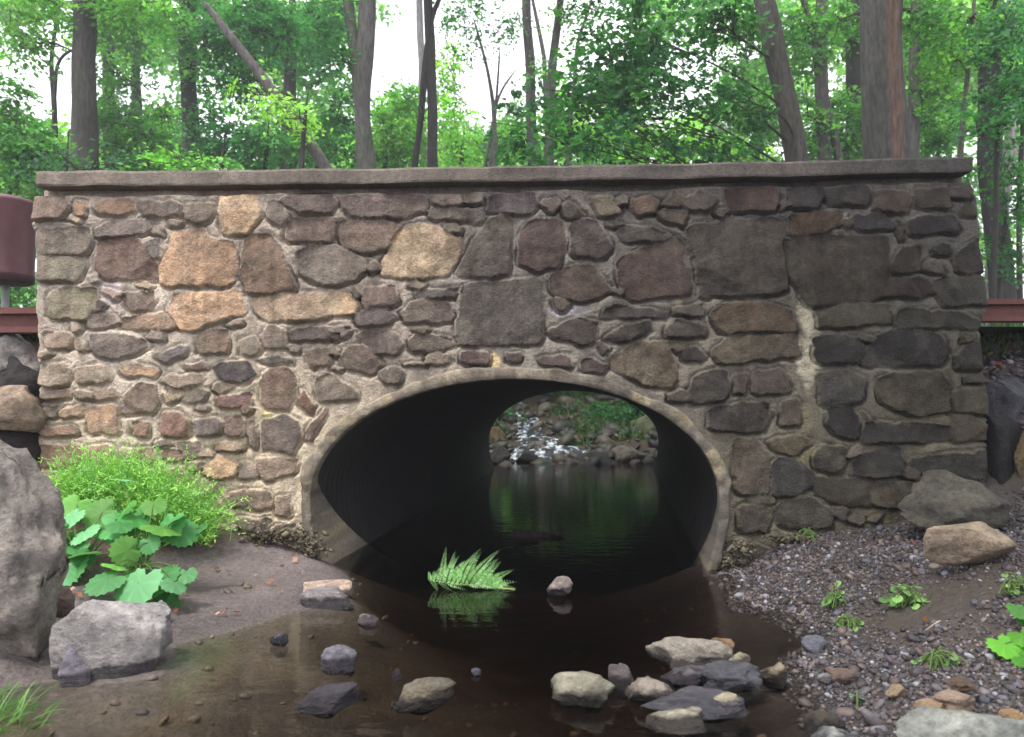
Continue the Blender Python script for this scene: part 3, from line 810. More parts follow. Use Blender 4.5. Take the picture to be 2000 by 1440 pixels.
# corrugated pipe
ny = 330; NP = 110
yp = np.linspace(.03, 5.52, ny); tp = np.linspace(0, 2 * math.pi, NP, endpoint=False)
TP, YP = np.meshgrid(tp, yp)
a, b_ = oval(TP, 0.007 + .004 * np.sin(YP * 2 * math.pi / .075), YP)
ii = np.arange(ny * NP).reshape(ny, NP)
fp = np.stack([ii[:-1], ii[1:], np.roll(ii[1:], -1, 1), np.roll(ii[:-1], -1, 1)], -1).reshape(-1, 4)
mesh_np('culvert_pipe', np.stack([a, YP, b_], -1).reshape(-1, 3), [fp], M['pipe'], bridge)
# silt lying in the bottom of the pipe
yb_ = np.linspace(.10, 5.6, 90); ub_ = np.linspace(-1, 1, 60)
UB, YB = np.meshgrid(ub_, yb_)
XB = OCX + SKEW * YB + UB * OA * .93
ZB_ = -.24 - .03 * (YB < .3) + .03 * fbm(XB * 2, YB * 2, seed=13, o=3) + .06 * UB ** 2 - .02 * YB / 5
cb_ = s2l((86, 70, 56)) * (1 + .3 * fbm(XB * 4, YB * 4, seed=15, o=3))[..., None]
tag(mesh_np('creek_bed', np.stack([XB, YB, ZB_], -1).reshape(-1, 3), [grid_faces(*XB.shape)], M['ground'], col=np.clip(cb_, .005, 1).reshape(-1, 3)), 'silty creek bed inside the culvert', 'creek bed', kind='structure')
# rear headwall, same opening, closing the fill
NH = 96
thh = np.linspace(0, 2 * math.pi, NH, endpoint=False)
a, b_ = oval(thh, .02, 5.45)
inn = np.stack([a, 0 * a + 5.45, b_], 1)
dx, dz = np.cos(thh), np.sin(thh)
kk = np.minimum(2.6 / np.maximum(abs(dx), 1e-6), np.where(dz > 0, 1.5, .9) / np.maximum(abs(dz), 1e-6))
ou = np.stack([OCX + SKEW * 5.45 + dx * kk, 0 * dx + 5.45, OCZ + dz * kk], 1)
vv = np.concatenate([inn, ou, ou + (0, -.3, 0)])
j = np.arange(NH); j2 = np.roll(j, -1)
mesh_np('rear_headwall', vv, [np.stack([j, j2, NH + j2, NH + j], 1), np.stack([NH + j, NH + j2, 2 * NH + j2, 2 * NH + j], 1)], M['masonry'], bridge, col=np.tile(s2l((110, 100, 90)), (len(vv), 1)), smooth=False)

# ------------------------------------------------------------------ guard rails and bin
def beam(x0, x1, y, z0, z1, n=2):
    h = z1 - z0
    pr = [(y - .05, z0), (y - .05, z0 + h * .22), (y - .012, z0 + h * .26), (y - .012, z0 + h * .72), (y - .05, z0 + h * .76), (y - .05, z1), (y + .05, z1), (y + .05, z0)]
    vv = np.array([(xx, a, b_) for xx in (x0, x1) for (a, b_) in pr]); k = len(pr)
    f = np.array([(j, k + j, k + (j + 1) % k, (j + 1) % k) for j in range(k)])
    return vv, f, np.array([list(range(k))[::-1], list(range(k, 2 * k))])
for (x0, x1, pa, pb, lab, px_) in ((-6.5, -2.28, (30, 603), (30, 651), 'rusty brown steel guard rail running left from the bridge end', (-3.2, -5.2)),
                                   (2.30, 6.5, (1965, 586), (1965, 629), 'rusty brown steel guard rail running right from the bridge end', (3.3, 5.3))):
    y = .20
    z1, z0 = at_y(*pa, y)[2], at_y(*pb, y)[2]
    r_ = empty('guard_rail', ((x0 + x1) / 2, y, 1.0), lab, 'guard rail')
    vv, f, e = beam(x0, x1, y, z0, z1)
    mesh_np('rail_beam', shifted(vv, r_), [f, e], M['rail'], r_, smooth=False)
    for q in px_:
        v, f = box_np(q - .07, q + .07, y + .06, y + .2, .6, z1 + .05)
        mesh_np('post', shifted(v, r_), [f], M['rail'], r_, smooth=False)
def lathe(prof, n, c):
    th_ = np.linspace(0, 2 * math.pi, n, endpoint=False)
    v = np.array([(c[0] + r * math.cos(t), c[1] + r * math.sin(t), c[2] + h) for (r, h) in prof for t in th_])
    k = len(prof); ii = np.arange(k * n).reshape(k, n)
    f = np.concatenate([np.stack([ii[j], np.roll(ii[j], -1), np.roll(ii[j + 1], -1), ii[j + 1]], 1) for j in range(k - 1)])
    return v, f
yb = .75
bc = at_y(4, 553, yb); btop = at_y(4, 388, yb)[2]
br = 55 * (yb + 3.9) / FPX
hb = btop - bc[2]
bin_ = empty('litter_bin', (bc[0], yb, 1.2), 'dull red-brown round litter bin hung on a pole beside the left bridge end', 'litter bin')
v, f = lathe([(0.0, hb), (br * .75, hb), (br * .95, hb - .010), (br * 1.02, hb - .022), (br * 1.02, hb - .034), (br, hb - .04), (br, .035)], 48, bc)
mesh_np('body', shifted(v, bin_), [f], M['bin'], bin_)
v, f = lathe([(br * 1.015, .045), (br * 1.015, .005), (br * .9, -.004), (0, -.004)], 48, bc)
mesh_np('base_band', shifted(v, bin_), [f], M['bin_dark'], bin_)
v, f = lathe([(.022, -.8), (.022, hb * .8)], 16, bc + np.array((-.01, br * .3, 0)))
mesh_np('pole', shifted(v, bin_), [f], M['post'], bin_)
# ------------------------------------------------------------------ rocks
import bmesh
ICO = {}
def ico(n):
    if n not in ICO:
        bm = bmesh.new(); bmesh.ops.create_icosphere(bm, subdivisions=n, radius=1.0)
        ICO[n] = (np.array([v.co[:] for v in bm.verts]), np.array([[v.index for v in f.verts] for f in bm.faces]))
        bm.free()
    return ICO[n]
def rock_shape(seed, half, facets=14, wedge=0.0, flat=0.0, rough=1.3, sub=4, yaw=None, wy=0.0, box=1.0):
    r = np.random.default_rng(seed)
    v, f = ico(sub); v = v.copy()
    if box < 1: v = np.sign(v) * np.abs(v) ** box; v = v / np.abs(v).max(0) * .86
    for k in range(facets):
        n = r.normal(size=3); n /= np.linalg.norm(n)
        d = r.uniform(.52, .86)
        s = v @ n
        v = v - np.maximum(0, s - d)[:, None] * n
    if flat > 0:
        v[:, 2] = np.where(v[:, 2] > 1 - flat, 1 - flat + (v[:, 2] - 1 + flat) * .15, v[:, 2])
    if yaw is None: yaw = r.uniform(-.5, .5) * (.35 if box < 1 else 1)
    c, s = math.cos(yaw), math.sin(yaw)
    v = np.stack([v[:, 0] * c - v[:, 1] * s, v[:, 0] * s + v[:, 1] * c, v[:, 2]], 1)
    v = v / np.abs(v).max(0)
    v[:, 2] = v[:, 2] + wedge * v[:, 0] * np.where(v[:, 2] > 0, .8, .2) + wy * v[:, 1] * np.where(v[:, 2] > 0, .8, 0)
    v[:, 2] = v[:, 2] / max(v[:, 2].max(), 1e-3)
    nrm = v / np.linalg.norm(v, axis=1, keepdims=True)
    o = r.uniform(0, 50, 3)
    lay = fbm(v[:, 0] * 1.2 + o[0], v[:, 1] * 1.2 + o[1], v[:, 2] * 5 + o[2], seed=seed, o=4)
    lum = fbm(v[:, 0] * 2 + o[1], v[:, 1] * 2 + o[2], v[:, 2] * 2 + o[0], seed=seed + 1, o=4)
    fin = fbm(v[:, 0] * 9 + o[1], v[:, 1] * 9 + o[2], v[:, 2] * 12 + o[0], seed=seed + 2, o=3, g=.6)
    crk = np.exp(-(fbm(v[:, 0] * 1.6 + o[2], v[:, 1] * 1.6 + o[0], v[:, 2] * 2.6 + o[1], seed=seed + 3, o=3) / .03) ** 2)
    v = v + nrm * (.05 * lay + .065 * lum + .022 * fin - .03 * crk)[:, None] * rough
    return v * np.array(half), f
def rock(label, px0, px1, yt, yb, col, seed, zg=0.0, mat='rock_damp', dr=.8, y=None, cat='rock', name='rock', sink=.35, group=None, hmul=1.0, **kw):
    cx = (px0 + px1) / 2
    G = at_z(cx, yb, zg) if y is None else at_y(cx, yb, y)
    D = G[1] + 3.9
    w = (px1 - px0) * D / FPX
    dep = w * dr
    al = math.atan2(max(CAMP[2] - G[2], 0), D)
    H = max(((yb - yt) * D / FPX - dep * math.sin(al) * .55) / math.cos(al), .3 * (yb - yt) * D / FPX) * hmul
    sk = sink * H
    half = (w / 2, dep / 2, (H + sk) / 2)
    v, f = rock_shape(seed, half, **kw)
    base = np.array((G[0], G[1] + dep * .42, G[2]))
    v[:, 2] += (H - sk) / 2
    o = mesh_np(name, v, [f], M[mat])
    o.location = base
    o.color = (*s2l(col), 1)
    return tag(o, label, cat, group)
R = rock
R('large tall grey-brown boulder filling the left edge of the photo', -210, 62, 838, 1325, (168, 160, 152), 11, dr=.8, cat='boulder', name='boulder', facets=20, sub=5, wedge=-.25, sink=.12, mat='rock_damp')
R('pale grey flat-topped boulder at the edge of the left pool', 74, 296, 1162, 1326, (184, 179, 178), 24, dr=.75, cat='boulder', name='boulder', facets=8, sub=5, flat=.45, box=.5, wy=-.3, rough=.9, yaw=.12, sink=.3)
R('small lavender-grey pointed stone leaning on the flat-topped boulder', 105, 168, 1265, 1342, (168, 162, 174), 13, dr=.6)
R('dark brown stone wedged between the two left boulders', 82, 140, 1143, 1212, (100, 84, 76), 14, zg=.07, mat='rock')
R('small grey stone behind the right corner of the flat-topped boulder', 286, 334, 1172, 1226, (170, 168, 172), 15, zg=.02)
R('flat pinkish cream slab lying on top of a grey slab', 578, 682, 1127, 1158, (228, 202, 182), 16, zg=.03, dr=.5, flat=.3, box=.7, mat='rock', facets=8, hmul=.75, rough=.6, yaw=.05, sink=.2)
R('flat grey slab at the tip of the mud bar', 585, 688, 1150, 1189, (164, 158, 158), 17, dr=.6, flat=.3, facets=6, box=.6)
R('wet bluish grey stone in the water near the mud bar', 622, 700, 1262, 1312, (132, 128, 138), 18, dr=.7)
R('long dark wet stone tilted up to the right, left in the pool', 572, 694, 1338, 1394, (78, 74, 80), 19, dr=.45, wedge=.5, mat='rock_wet')
R('wedge-shaped stone with pale top and dark wet foot, mid pool', 748, 892, 1322, 1398, (126, 118, 102), 20, dr=.5, wedge=.75)
R('small grey pyramid stone alone in the dark water by the culvert', 1070, 1122, 1126, 1166, (156, 146, 140), 21, dr=.8, facets=9)
R('thin pale flat stone just breaking the water left of the fern', 695, 739, 1201, 1223, (176, 160, 160), 22, dr=.6, flat=.3, sub=3)
R('small blue-grey stone in the shallows below the mud bar', 523, 564, 1237, 1264, (104, 104, 120), 23, sub=3)
R('tiny dark purple pebble standing in mid stream', 765, 786, 1306, 1332, (98, 84, 92), 25, sub=3)
R('tiny white pebble glinting in mid stream', 920, 944, 1304, 1320, (196, 200, 214), 26, sub=3)
R('rounded pale yellowish boulder with a dark wet foot in the stream', 1080, 1206, 1313, 1386, (164, 160, 140), 27, dr=.8, facets=16)
R('largest cream stone of the stream cluster, with layered ridges', 1278, 1448, 1244, 1316, (172, 164, 152), 48, dr=.6, facets=9, wedge=-.2, box=.75, rough=2.0)
R('small brown triangular stone tucked behind the largest cream stone', 1385, 1442, 1244, 1282, (160, 130, 92), 29, zg=.02)
R('small dark purple stone between the yellowish boulder and the cream stones', 1190, 1242, 1297, 1348, (108, 100, 102), 30)
R('tan cream stone with bluish wet left side in the stream cluster', 1213, 1330, 1318, 1379, (160, 150, 138), 31, dr=.7, wedge=-.2, rough=1.8)
R('grey wedge lying under the largest cream stone', 1296, 1402, 1304, 1342, (118, 112, 118), 32, dr=.5, wedge=.3)
R('small yellowish grey stone right of the largest cream stone', 1420, 1474, 1274, 1312, (166, 160, 134), 33)
R('flat wet blue-grey slab right in the stream cluster', 1374, 1502, 1300, 1346, (96, 97, 104), 34, dr=.6, flat=.2, box=.7, rough=2.2, mat='rock_wet')
R('broad flat wet slab between two cream stones', 1258, 1462, 1352, 1404, (100, 99, 106), 35, dr=.55, flat=.2, box=.7, rough=2.0, mat='rock_wet', facets=9)
R('small rounded tan stone on the back of the broad wet slab', 1390, 1454, 1354, 1388, (168, 158, 136), 36, zg=.02)
R('low cream stone nearest the viewer in the stream cluster', 1268, 1402, 1384, 1434, (174, 168, 150), 37, dr=.6, wedge=-.1, box=.8, rough=1.8)
R('brown wedge stone at the right end of the stream cluster', 1488, 1552, 1296, 1338, (152, 140, 118), 38, wedge=.4)
R('tiny dark purple stone inside the stream cluster', 1318, 1372, 1322, 1346, (104, 92, 104), 39, sub=3)
R('long tan sandstone block lying on the right gravel bank', 1828, 2004, 1022, 1096, (184, 166, 142), 40, zg=.24, mat='rock', dr=.4, facets=6, flat=.3, wedge=.3, sink=.15, box=.45, rough=.7, yaw=.1, name='boulder', cat='boulder')
R('large grey-green boulder leaning against the right foot of the wall', 1792, 2000, 918, 1030, (104, 100, 90), 61, zg=.27, mat='rock', dr=.8, facets=12, sink=.3, name='boulder', cat='boulder')
R('pale grey-green boulder cut off by the bottom right corner', 1786, 2060, 1388, 1500, (170, 174, 166), 42, zg=.05, dr=.6, facets=12, name='boulder', cat='boulder', mat='rock')
R('dark brown rounded rock at the bottom edge in the right shallows', 1566, 1664, 1393, 1446, (80, 70, 60), 43, dr=.8)
R('pale rock at the bottom edge beside the dark brown one', 1590, 1690, 1424, 1474, (176, 180, 176), 44, dr=.7)
R('small pale flat stone at the waterline near the bottom right', 1688, 1746, 1403, 1424, (186, 178, 162), 45, zg=.015, flat=.3, sub=3)
R('small grey flat stone below the pale flat one, bottom right', 1706, 1764, 1422, 1446, (172, 170, 176), 46, zg=.015, flat=.3, sub=3)
R('flat pinkish tan stone on the lower right bank', 1838, 1932, 1352, 1388, (170, 148, 130), 47, zg=.07, flat=.4, mat='rock')
R('brown stone with a shaded hollow under it on the right bank', 1738, 1786, 1338, 1368, (150, 130, 108), 49, zg=.04, mat='rock')
R('tan stone at the right edge above the corner boulder', 1966, 2016, 1386, 1424, (180, 150, 112), 50, zg=.10, mat='rock')
R('tan flat stone just above the corner boulder', 1798, 1866, 1368, 1396, (176, 150, 122), 51, zg=.06, mat='rock', flat=.3)
R('brown-topped stone at the water edge right of the cluster', 1622, 1688, 1308, 1338, (136, 116, 104), 52, zg=.02)
R('small white stone at the right water edge', 1602, 1636, 1316, 1336, (206, 206, 204), 53, zg=.015, sub=3)
R('dark brown half-buried stone on the lower right bank', 1862, 1926, 1324, 1356, (104, 86, 72), 54, zg=.09, mat='rock')
R('grey wet stone at the end of the right shingle point', 1576, 1632, 1242, 1270, (120, 122, 134), 55, zg=.005, mat='rock_wet', flat=.3, sub=3)
# boulders banked up at both wall ends
R('pale-topped boulder under the left guard rail', -70, 58, 650, 712, (168, 162, 158), 71, y=.12, mat='rock', name='boulder', cat='boulder', flat=.3)
R('shadowed boulder in the stack left of the wall, shade in its colour', -60, 70, 690, 768, (52, 48, 48), 72, y=.06, mat='rock', name='boulder', cat='boulder')  # colour kept near black for the shadow on this rock face
R('tan slab in the boulder stack left of the wall', -80, 70, 752, 818, (168, 148, 128), 73, y=-.10, mat='rock', name='boulder', cat='boulder', flat=.3, facets=6, box=.55)
R('dark lowest boulder in the stack left of the wall', -80, 66, 806, 960, (62, 56, 54), 74, y=-.04, sink=.6, mat='rock', name='boulder', cat='boulder')
R('small tan rock at the left foot of the wall', 36, 112, 918, 985, (170, 140, 118), 75, y=-.16, mat='rock')
R('grey ledge rock right of the wall below the rail slope', 1932, 2040, 738, 806, (96, 96, 104), 76, y=.16, mat='rock', name='boulder', cat='boulder', flat=.4)
R('boulder in the shaded gap right of the wall, shade in its colour', 1922, 2030, 790, 965, (40, 38, 42), 77, y=.03, mat='rock', name='boulder', cat='boulder')  # near-black colour stands for the shade inside the gap
R('tan-edged boulder at the right edge beside the dark gap', 2000, 2100, 826, 966, (140, 122, 92), 78, y=-.05, mat='rock', name='boulder', cat='boulder')
# stones by the rapids, seen through the culvert
def far_rock(label, px, py, wpx, hpx, y, col, seed, mat='rock'):
    R(label, px - wpx / 2, px + wpx / 2, py - hpx, py, col, seed, y=y, mat=mat, sub=3, sink=.5, dr=.9)
far_rock('grey boulder at the right of the rapids seen through the culvert', 1240, 912, 100, 44, 6.5, (112, 106, 96), 81)
far_rock('dark wet rock in the middle of the pool edge beyond the culvert', 1165, 916, 90, 36, 6.3, (48, 46, 48), 82, 'rock_wet')
far_rock('mossy brown rock on the left rim of the rapids', 972, 868, 40, 34, 7.6, (96, 84, 56), 83)
far_rock('tan rock on the bank above the rapids', 1098, 852, 34, 26, 8.6, (150, 128, 96), 84)
far_rock('brown rock between the two branches of the rapids', 1120, 872, 70, 26, 7.6, (96, 82, 68), 85)
far_rock('black rock splitting the rapids', 1030, 902, 48, 24, 6.6, (40, 40, 44), 86, 'rock_wet')
far_rock('dark rock at the left foot of the rapids', 975, 908, 60, 40, 6.35, (50, 46, 42), 87, 'rock_wet')
far_rock('large mossy rock at the right rim of the far opening', 1272, 870, 60, 60, 7.6, (92, 100, 74), 88)
far_rock('brown rock on the right bank beyond the culvert', 1200, 872, 60, 24, 8.0, (110, 94, 74), 89)
far_rock('pale stone among grass on the bank beyond the culvert', 1160, 830, 24, 14, 9.6, (190, 186, 170), 90)

# driftwood in the culvert mouth
p0, p1 = at_z(996, 1046, .012), at_z(1104, 1044, .012)
kk = 24
pth = np.array([p0 + (p1 - p0) * t for t in np.linspace(0, 1, kk)])
rr = np.interp(np.linspace(0, 1, kk), [0, .05, .2, .45, .6, .9, 1], [.012, .036, .042, .034, .018, .012, .004])
def tube(path, radii, n=10, seed=0, amp=0.0, squash=1.0):
    path = np.asarray(path, float); k = len(path)
    tg = np.gradient(path, axis=0); tg /= np.linalg.norm(tg, axis=1, keepdims=True) + 1e-9
    ref = np.array([0, 1, 0.]) if abs(tg[0][2]) > .6 else np.array([0, 0, 1.])
    u = np.cross(tg, ref); u /= np.linalg.norm(u, axis=1, keepdims=True) + 1e-9
    w = np.cross(tg, u)
    th_ = np.linspace(0, 2 * math.pi, n, endpoint=False)
    rad_ = np.asarray(radii)[:, None] * np.ones(n)
    if amp:
        s = np.cumsum(np.r_[0, np.linalg.norm(np.diff(path, axis=0), axis=1)])
        rad_ = rad_ * (1 + amp * fbm(np.cos(th_)[None] * 2.2 + 0 * s[:, None], np.sin(th_)[None] * 2.2 + 0 * s[:, None], s[:, None] * 1.3 + 0 * th_[None], seed=seed, o=3))
    v = path[:, None] + rad_[..., None] * (np.cos(th_)[None, :, None] * u[:, None] + squash * np.sin(th_)[None, :, None] * w[:, None])
    ii = np.arange(k * n).reshape(k, n)
    f = np.stack([ii[:-1], np.roll(ii[:-1], -1, 1), np.roll(ii[1:], -1, 1), ii[1:]], -1).reshape(-1, 4)
    return v.reshape(-1, 3), f
v, f = tube(pth, rr, 12, 3, .3)
lg = mesh_np('driftwood', v - pth[0], [f], M['bark'], col=np.tile(s2l((30, 24, 22)), (len(v), 1)))
lg.location = pth[0]
tag(lg, 'short black piece of driftwood floating inside the culvert mouth', 'driftwood')

# ------------------------------------------------------------------ gravel (uncountable)
def scatter(name, label, pts, radii, cols, seed, mat='pebble', squash=(.55, .9), kind='stuff', n_ico=1):
    r = np.random.default_rng(seed)
    V_, F_l, C_l = [], [], []
    off = 0
    for nsub, sel in ((0, radii < .0048), (1, (radii >= .0048) & (radii < .013)), (2, radii >= .013)):
        b, f = ico(max(nsub, 1))
        P_s, R_s, K_s = pts[sel], radii[sel], cols[sel]
        m = len(P_s)
        if m == 0: continue
        sc3 = np.stack([r.uniform(.75, 1.35, m), r.uniform(.7, 1.1, m), r.uniform(*squash, m)], 1) * R_s[:, None]
        jit = 1 + .22 * r.normal(size=(m, len(b), 1)).clip(-1.5, 1.5) * (.45 if nsub == 2 else 1)
        q = b[None] * jit * sc3[:, None]
        a = r.uniform(0, 6.28, m); ca, sa = np.cos(a)[:, None], np.sin(a)[:, None]
        tl = r.normal(0, .35, m)[:, None]
        xx, yy, zz = q[..., 0] * ca - q[..., 1] * sa, q[..., 0] * sa + q[..., 1] * ca, q[..., 2]
        zz = zz + xx * tl
        q = np.stack([xx, yy, zz], -1) + P_s[:, None]
        V_.append(q.reshape(-1, 3))
        F_l.append((f[None] + (np.arange(m) * len(b))[:, None, None] + off).reshape(-1, 3))
        C_l.append(np.repeat(K_s, len(b), 0)); off += m * len(b)
    o = mesh_np(name, np.concatenate(V_), F_l, M[mat], col=np.concatenate(C_l))
    return tag(o, label, None, None, kind)
rg = np.random.default_rng(77)
PAL = s2l(np.array([(74, 66, 68), (92, 84, 84), (54, 47, 47), (108, 98, 96), (116, 100, 88), (88, 72, 64), (66, 55, 55), (142, 138, 138), (42, 37, 38), (96, 80, 74), (80, 78, 86), (60, 52, 52)]))
N = 70000
xs_, ys_ = rg.uniform(.55, 3.1, N), rg.uniform(-2.75, -.02, N)
hh = ground_h(xs_, ys_)
dn = .55 + .6 * fbm(xs_ * 1.7, ys_ * 1.7, seed=14, o=3) + .5 * sstep(-.7, -.1, ys_) + .5 * sstep(.10, .0, hh)
bare = np.exp(-(((xs_ - 1.6) / .5) ** 2 + ((ys_ + 1.25) / .3) ** 2))
keep = (hh > -.03) & (rg.uniform(0, 1, N) < dn - .55 * bare)
xs_, ys_, hh = xs_[keep], ys_[keep], hh[keep]
rr = np.clip(rg.lognormal(math.log(.0048), .5, len(xs_)), .0028, .024)
ci = rg.integers(0, len(PAL), len(xs_))
scatter('gravel', 'grey and brown gravel on the right bank', np.stack([xs_, ys_, hh + rr * .25], 1), rr, PAL[ci] * rg.uniform(.5, 1.15, (len(xs_), 1)) * np.array([.90, .95, 1.02]), 5)
# small stones on the creek bed and a few on the mud bar
N = 380
xs_, ys_ = rg.uniform(-1.9, 1.2, N), rg.uniform(-2.6, -.1, N)
hh = ground_h(xs_, ys_)
keep = (hh < .0) | ((rg.uniform(0, 1, N) < .18) & (hh < .15))
xs_, ys_, hh = xs_[keep], ys_[keep], hh[keep]
rr = np.clip(rg.lognormal(math.log(.008), .5, len(xs_)), .004, .017)
BP = s2l(np.array([(100, 84, 68), (84, 72, 60), (116, 100, 82), (90, 80, 70), (70, 60, 54)]))
scatter('creek_bed_pebbles', 'brown pebbles under the shallow water', np.stack([xs_, ys_, hh + rr * .15], 1), rr, BP[rg.integers(0, 5, len(xs_))], 6)
# mossy rubble at both feet of the arch
pts, rr = [], []
for (px, py, sx, sy, n) in ((540, 1046, 70, 18, 300), (610, 1072, 24, 18, 160), (1450, 1078, 26, 22, 150), (1540, 1050, 50, 8, 90), (1424, 1100, 10, 12, 70)):
    for q in range(n):
        p = at_y(px + rg.normal() * sx * .5, py + rg.normal() * sy * .5, rg.uniform(-.09, -.01))
        pts.append(p); rr.append(min(.03, rg.lognormal(math.log(.007), .45)))
RP = s2l(np.array([(92, 84, 66), (78, 71, 57), (110, 102, 82), (60, 54, 44), (82, 79, 54), (46, 41, 35)]))
scatter('rubble', 'mossy yellowish rubble at the foot of the arch', np.array(pts), np.array(rr), RP[rg.integers(0, 5, len(pts))], 8)
# slope right of the wall, gravel and red leaves
N = 2600
xs_, ys_ = rg.uniform(2.34, 4.2, N), rg.uniform(.1, 1.0, N)
hh = ground_h(xs_, ys_)
rr = np.clip(rg.lognormal(math.log(.012), .45, N), .004, .035)
scatter('slope_gravel', 'grey gravel on the slope below the right rail', np.stack([xs_, ys_, hh + rr * .2], 1), rr, PAL[rg.integers(0, len(PAL), N)] * np.array([1.0, 1.0, 1.12]), 9)
N = 420
rb = [rg.uniform(.02, .5, N)]
lx = np.concatenate([rg.uniform(2.35, 4.0, N), rg.uniform(.8, 2.6, 26), rg.uniform(-2.4, -.8, 60)])
ly = np.concatenate([rg.uniform(.15, 1.0, N), rg.uniform(-2.3, -.1, 26), rg.uniform(-1.5, -.1, 60)])
lz = ground_h(lx, ly)
ok = lz > .02
lx, ly, lz = lx[ok], ly[ok], lz[ok]
n = len(lx)
a = rg.uniform(0, 6.28, n); L = rg.uniform(.010, .024, n); L[:300] *= 1.6
dx, dy = np.cos(a) * L, np.sin(a) * L
hz = rg.uniform(.006, .03, n)
q0 = np.stack([lx - dx, ly - dy, lz + .012], 1); q2 = np.stack([lx + dx, ly + dy, lz + .012 + hz * .6], 1)
q1 = np.stack([lx - dy * .5, ly + dx * .5, lz + .008 + hz], 1); q3 = np.stack([lx + dy * .5, ly - dx * .5, lz + .012], 1)
LP = s2l(np.array([(150, 84, 66), (172, 112, 84), (118, 70, 56), (140, 104, 76), (190, 150, 130)]))
lc = np.repeat(LP[rg.integers(0, 5, n)], 4, 0)
lv = np.stack([q0, q1, q2, q3], 1).reshape(-1, 3)
tag(mesh_np('leaf_litter', lv, [np.arange(4 * n).reshape(n, 4)], M['herb'], col=lc, smooth=False), 'scattered dead red-brown leaves', None, None, 'stuff')

# ------------------------------------------------------------------ low plants
def blades(base, tip, width, col, bend, seg=5):
    """curved grass blades: base,tip (n,3)"""
    n = len(base); t = np.linspace(0, 1, seg)[None, :, None]
    mid = base + (tip - base) * .55 + bend
    P = (1 - t) ** 2 * base[:, None] + 2 * t * (1 - t) * mid[:, None] + t ** 2 * tip[:, None]
    dr_ = tip - base
    sd_ = np.cross(dr_, np.array([0, 1, .25])[None]); sd_ /= np.linalg.norm(sd_, axis=1, keepdims=True) + 1e-9
    w_ = width[:, None, None] * (1 - t) ** .7 * sd_[:, None]
    V_ = np.stack([P - w_, P + w_], 2).reshape(n, seg * 2, 3)
    i0 = np.arange(seg - 1) * 2
    f = np.stack([i0, i0 + 1, i0 + 3, i0 + 2], 1)
    F_ = (f[None] + (np.arange(n) * seg * 2)[:, None, None]).reshape(-1, 4)
    return V_.reshape(-1, 3), F_, np.repeat(col, seg * 2, 0)
def grass_clump(label, centres, n, lmin, lmax, cols, seed, lean=(0, 0), width=.0022, name='grass_clump', spread=1.0, feather=False):
    r = np.random.default_rng(seed)
    c = np.array(centres)[r.integers(0, len(centres), n)]
    base = c[:, :3] + r.normal(size=(n, 3)) * c[:, 3:4] * np.array([1, .7, 0])
    base[:, 2] = np.maximum(ground_h(base[:, 0], base[:, 1]), c[:, 2] - .06) - .005
    base[:, 1] = np.minimum(base[:, 1], -.03)
    L = r.uniform(lmin, lmax, n)
    d = r.normal(size=(n, 3)) * np.array([.55, .45, .15]) * spread + np.array([lean[0], lean[1], 1.0])
    d /= np.linalg.norm(d, axis=1, keepdims=True)
    tip = base + d * L[:, None]; tip[:, 2] -= L * r.uniform(0, .35, n)
    tip[:, 1] = np.minimum(tip[:, 1], -.02)
    cc = s2l(np.array(cols))[r.integers(0, len(cols), n)] * r.uniform(.75, 1.2, (n, 1))
    tip[:, 2] -= L * .25 * np.hypot(d[:, 0], d[:, 1])
    V_, F_, C2 = blades(base, tip, np.full(n, width) * r.uniform(.6, 1.4, n), cc, np.stack([0 * L, 0 * L, L * .25], 1))
    if feather:        # fine leaflets along part of the stems
        sel = np.nonzero(r.uniform(0, 1, n) < .4)[0]
        nl = 12
        t = r.uniform(.3, 1, (len(sel), nl, 1))
        b3, t3 = base[sel][:, None], tip[sel][:, None]
        mid3 = b3 + (t3 - b3) * .55 + np.array([0, 0, 1.]) * (L[sel] * .25)[:, None, None]
        pc = (1 - t) ** 2 * b3 + 2 * t * (1 - t) * mid3 + t ** 2 * t3
        dl = r.normal(size=pc.shape) * .8 + (t3 - b3) / L[sel][:, None, None]
        dl /= np.linalg.norm(dl, axis=-1, keepdims=True)
        sd_ = np.cross(dl, np.array([.1, -.6, .8])); sd_ /= np.linalg.norm(sd_, axis=-1, keepdims=True) + 1e-9
        ll = r.uniform(.012, .03, (len(sel), nl, 1))
        q4 = np.stack([pc, pc + dl * ll * .5 + sd_ * ll * .11, pc + dl * ll, pc + dl * ll * .5 - sd_ * ll * .11], 2).reshape(-1, 3)
        F_ = np.concatenate([F_, len(V_) + np.arange(len(q4)).reshape(-1, 4)])
        V_ = np.concatenate([V_, q4]); C2 = np.concatenate([C2, np.repeat(cc[sel] * 1.1, nl * 4, 0)])
    root = np.array(centres)[0][:3]
    o = mesh_np(name, V_ - root, [F_], M['herb'], col=C2)
    o.location = root
    return tag(o, label, 'grass')
def cen(lst, y):
    return [tuple(at_y(px, py, y)) + (s,) for (px, py, s) in lst]
grass_clump('bright green feathery grass clump against the left foot of the wall',
            cen([(190, 950, .06), (230, 940, .07), (290, 955, .07), (330, 985, .07), (260, 985, .08), (345, 1030, .06), (170, 960, .05), (375, 1030, .04)], -.20), 3600, .08, .36,
            [(140, 192, 84), (120, 178, 76), (164, 206, 108), (100, 154, 62), (126, 184, 100)], 3, lean=(.0, -.25), width=.0013, spread=1.15, feather=True)
grass_clump('tuft of long grass at the lower left edge of the photo', [tuple(at_z(px, py, .02)) + (.05,) for (px, py) in ((-10, 1395), (-40, 1370))], 110, .06, .17,
            [(90, 140, 70), (120, 165, 90)], 4, lean=(.5, 0), width=.002)

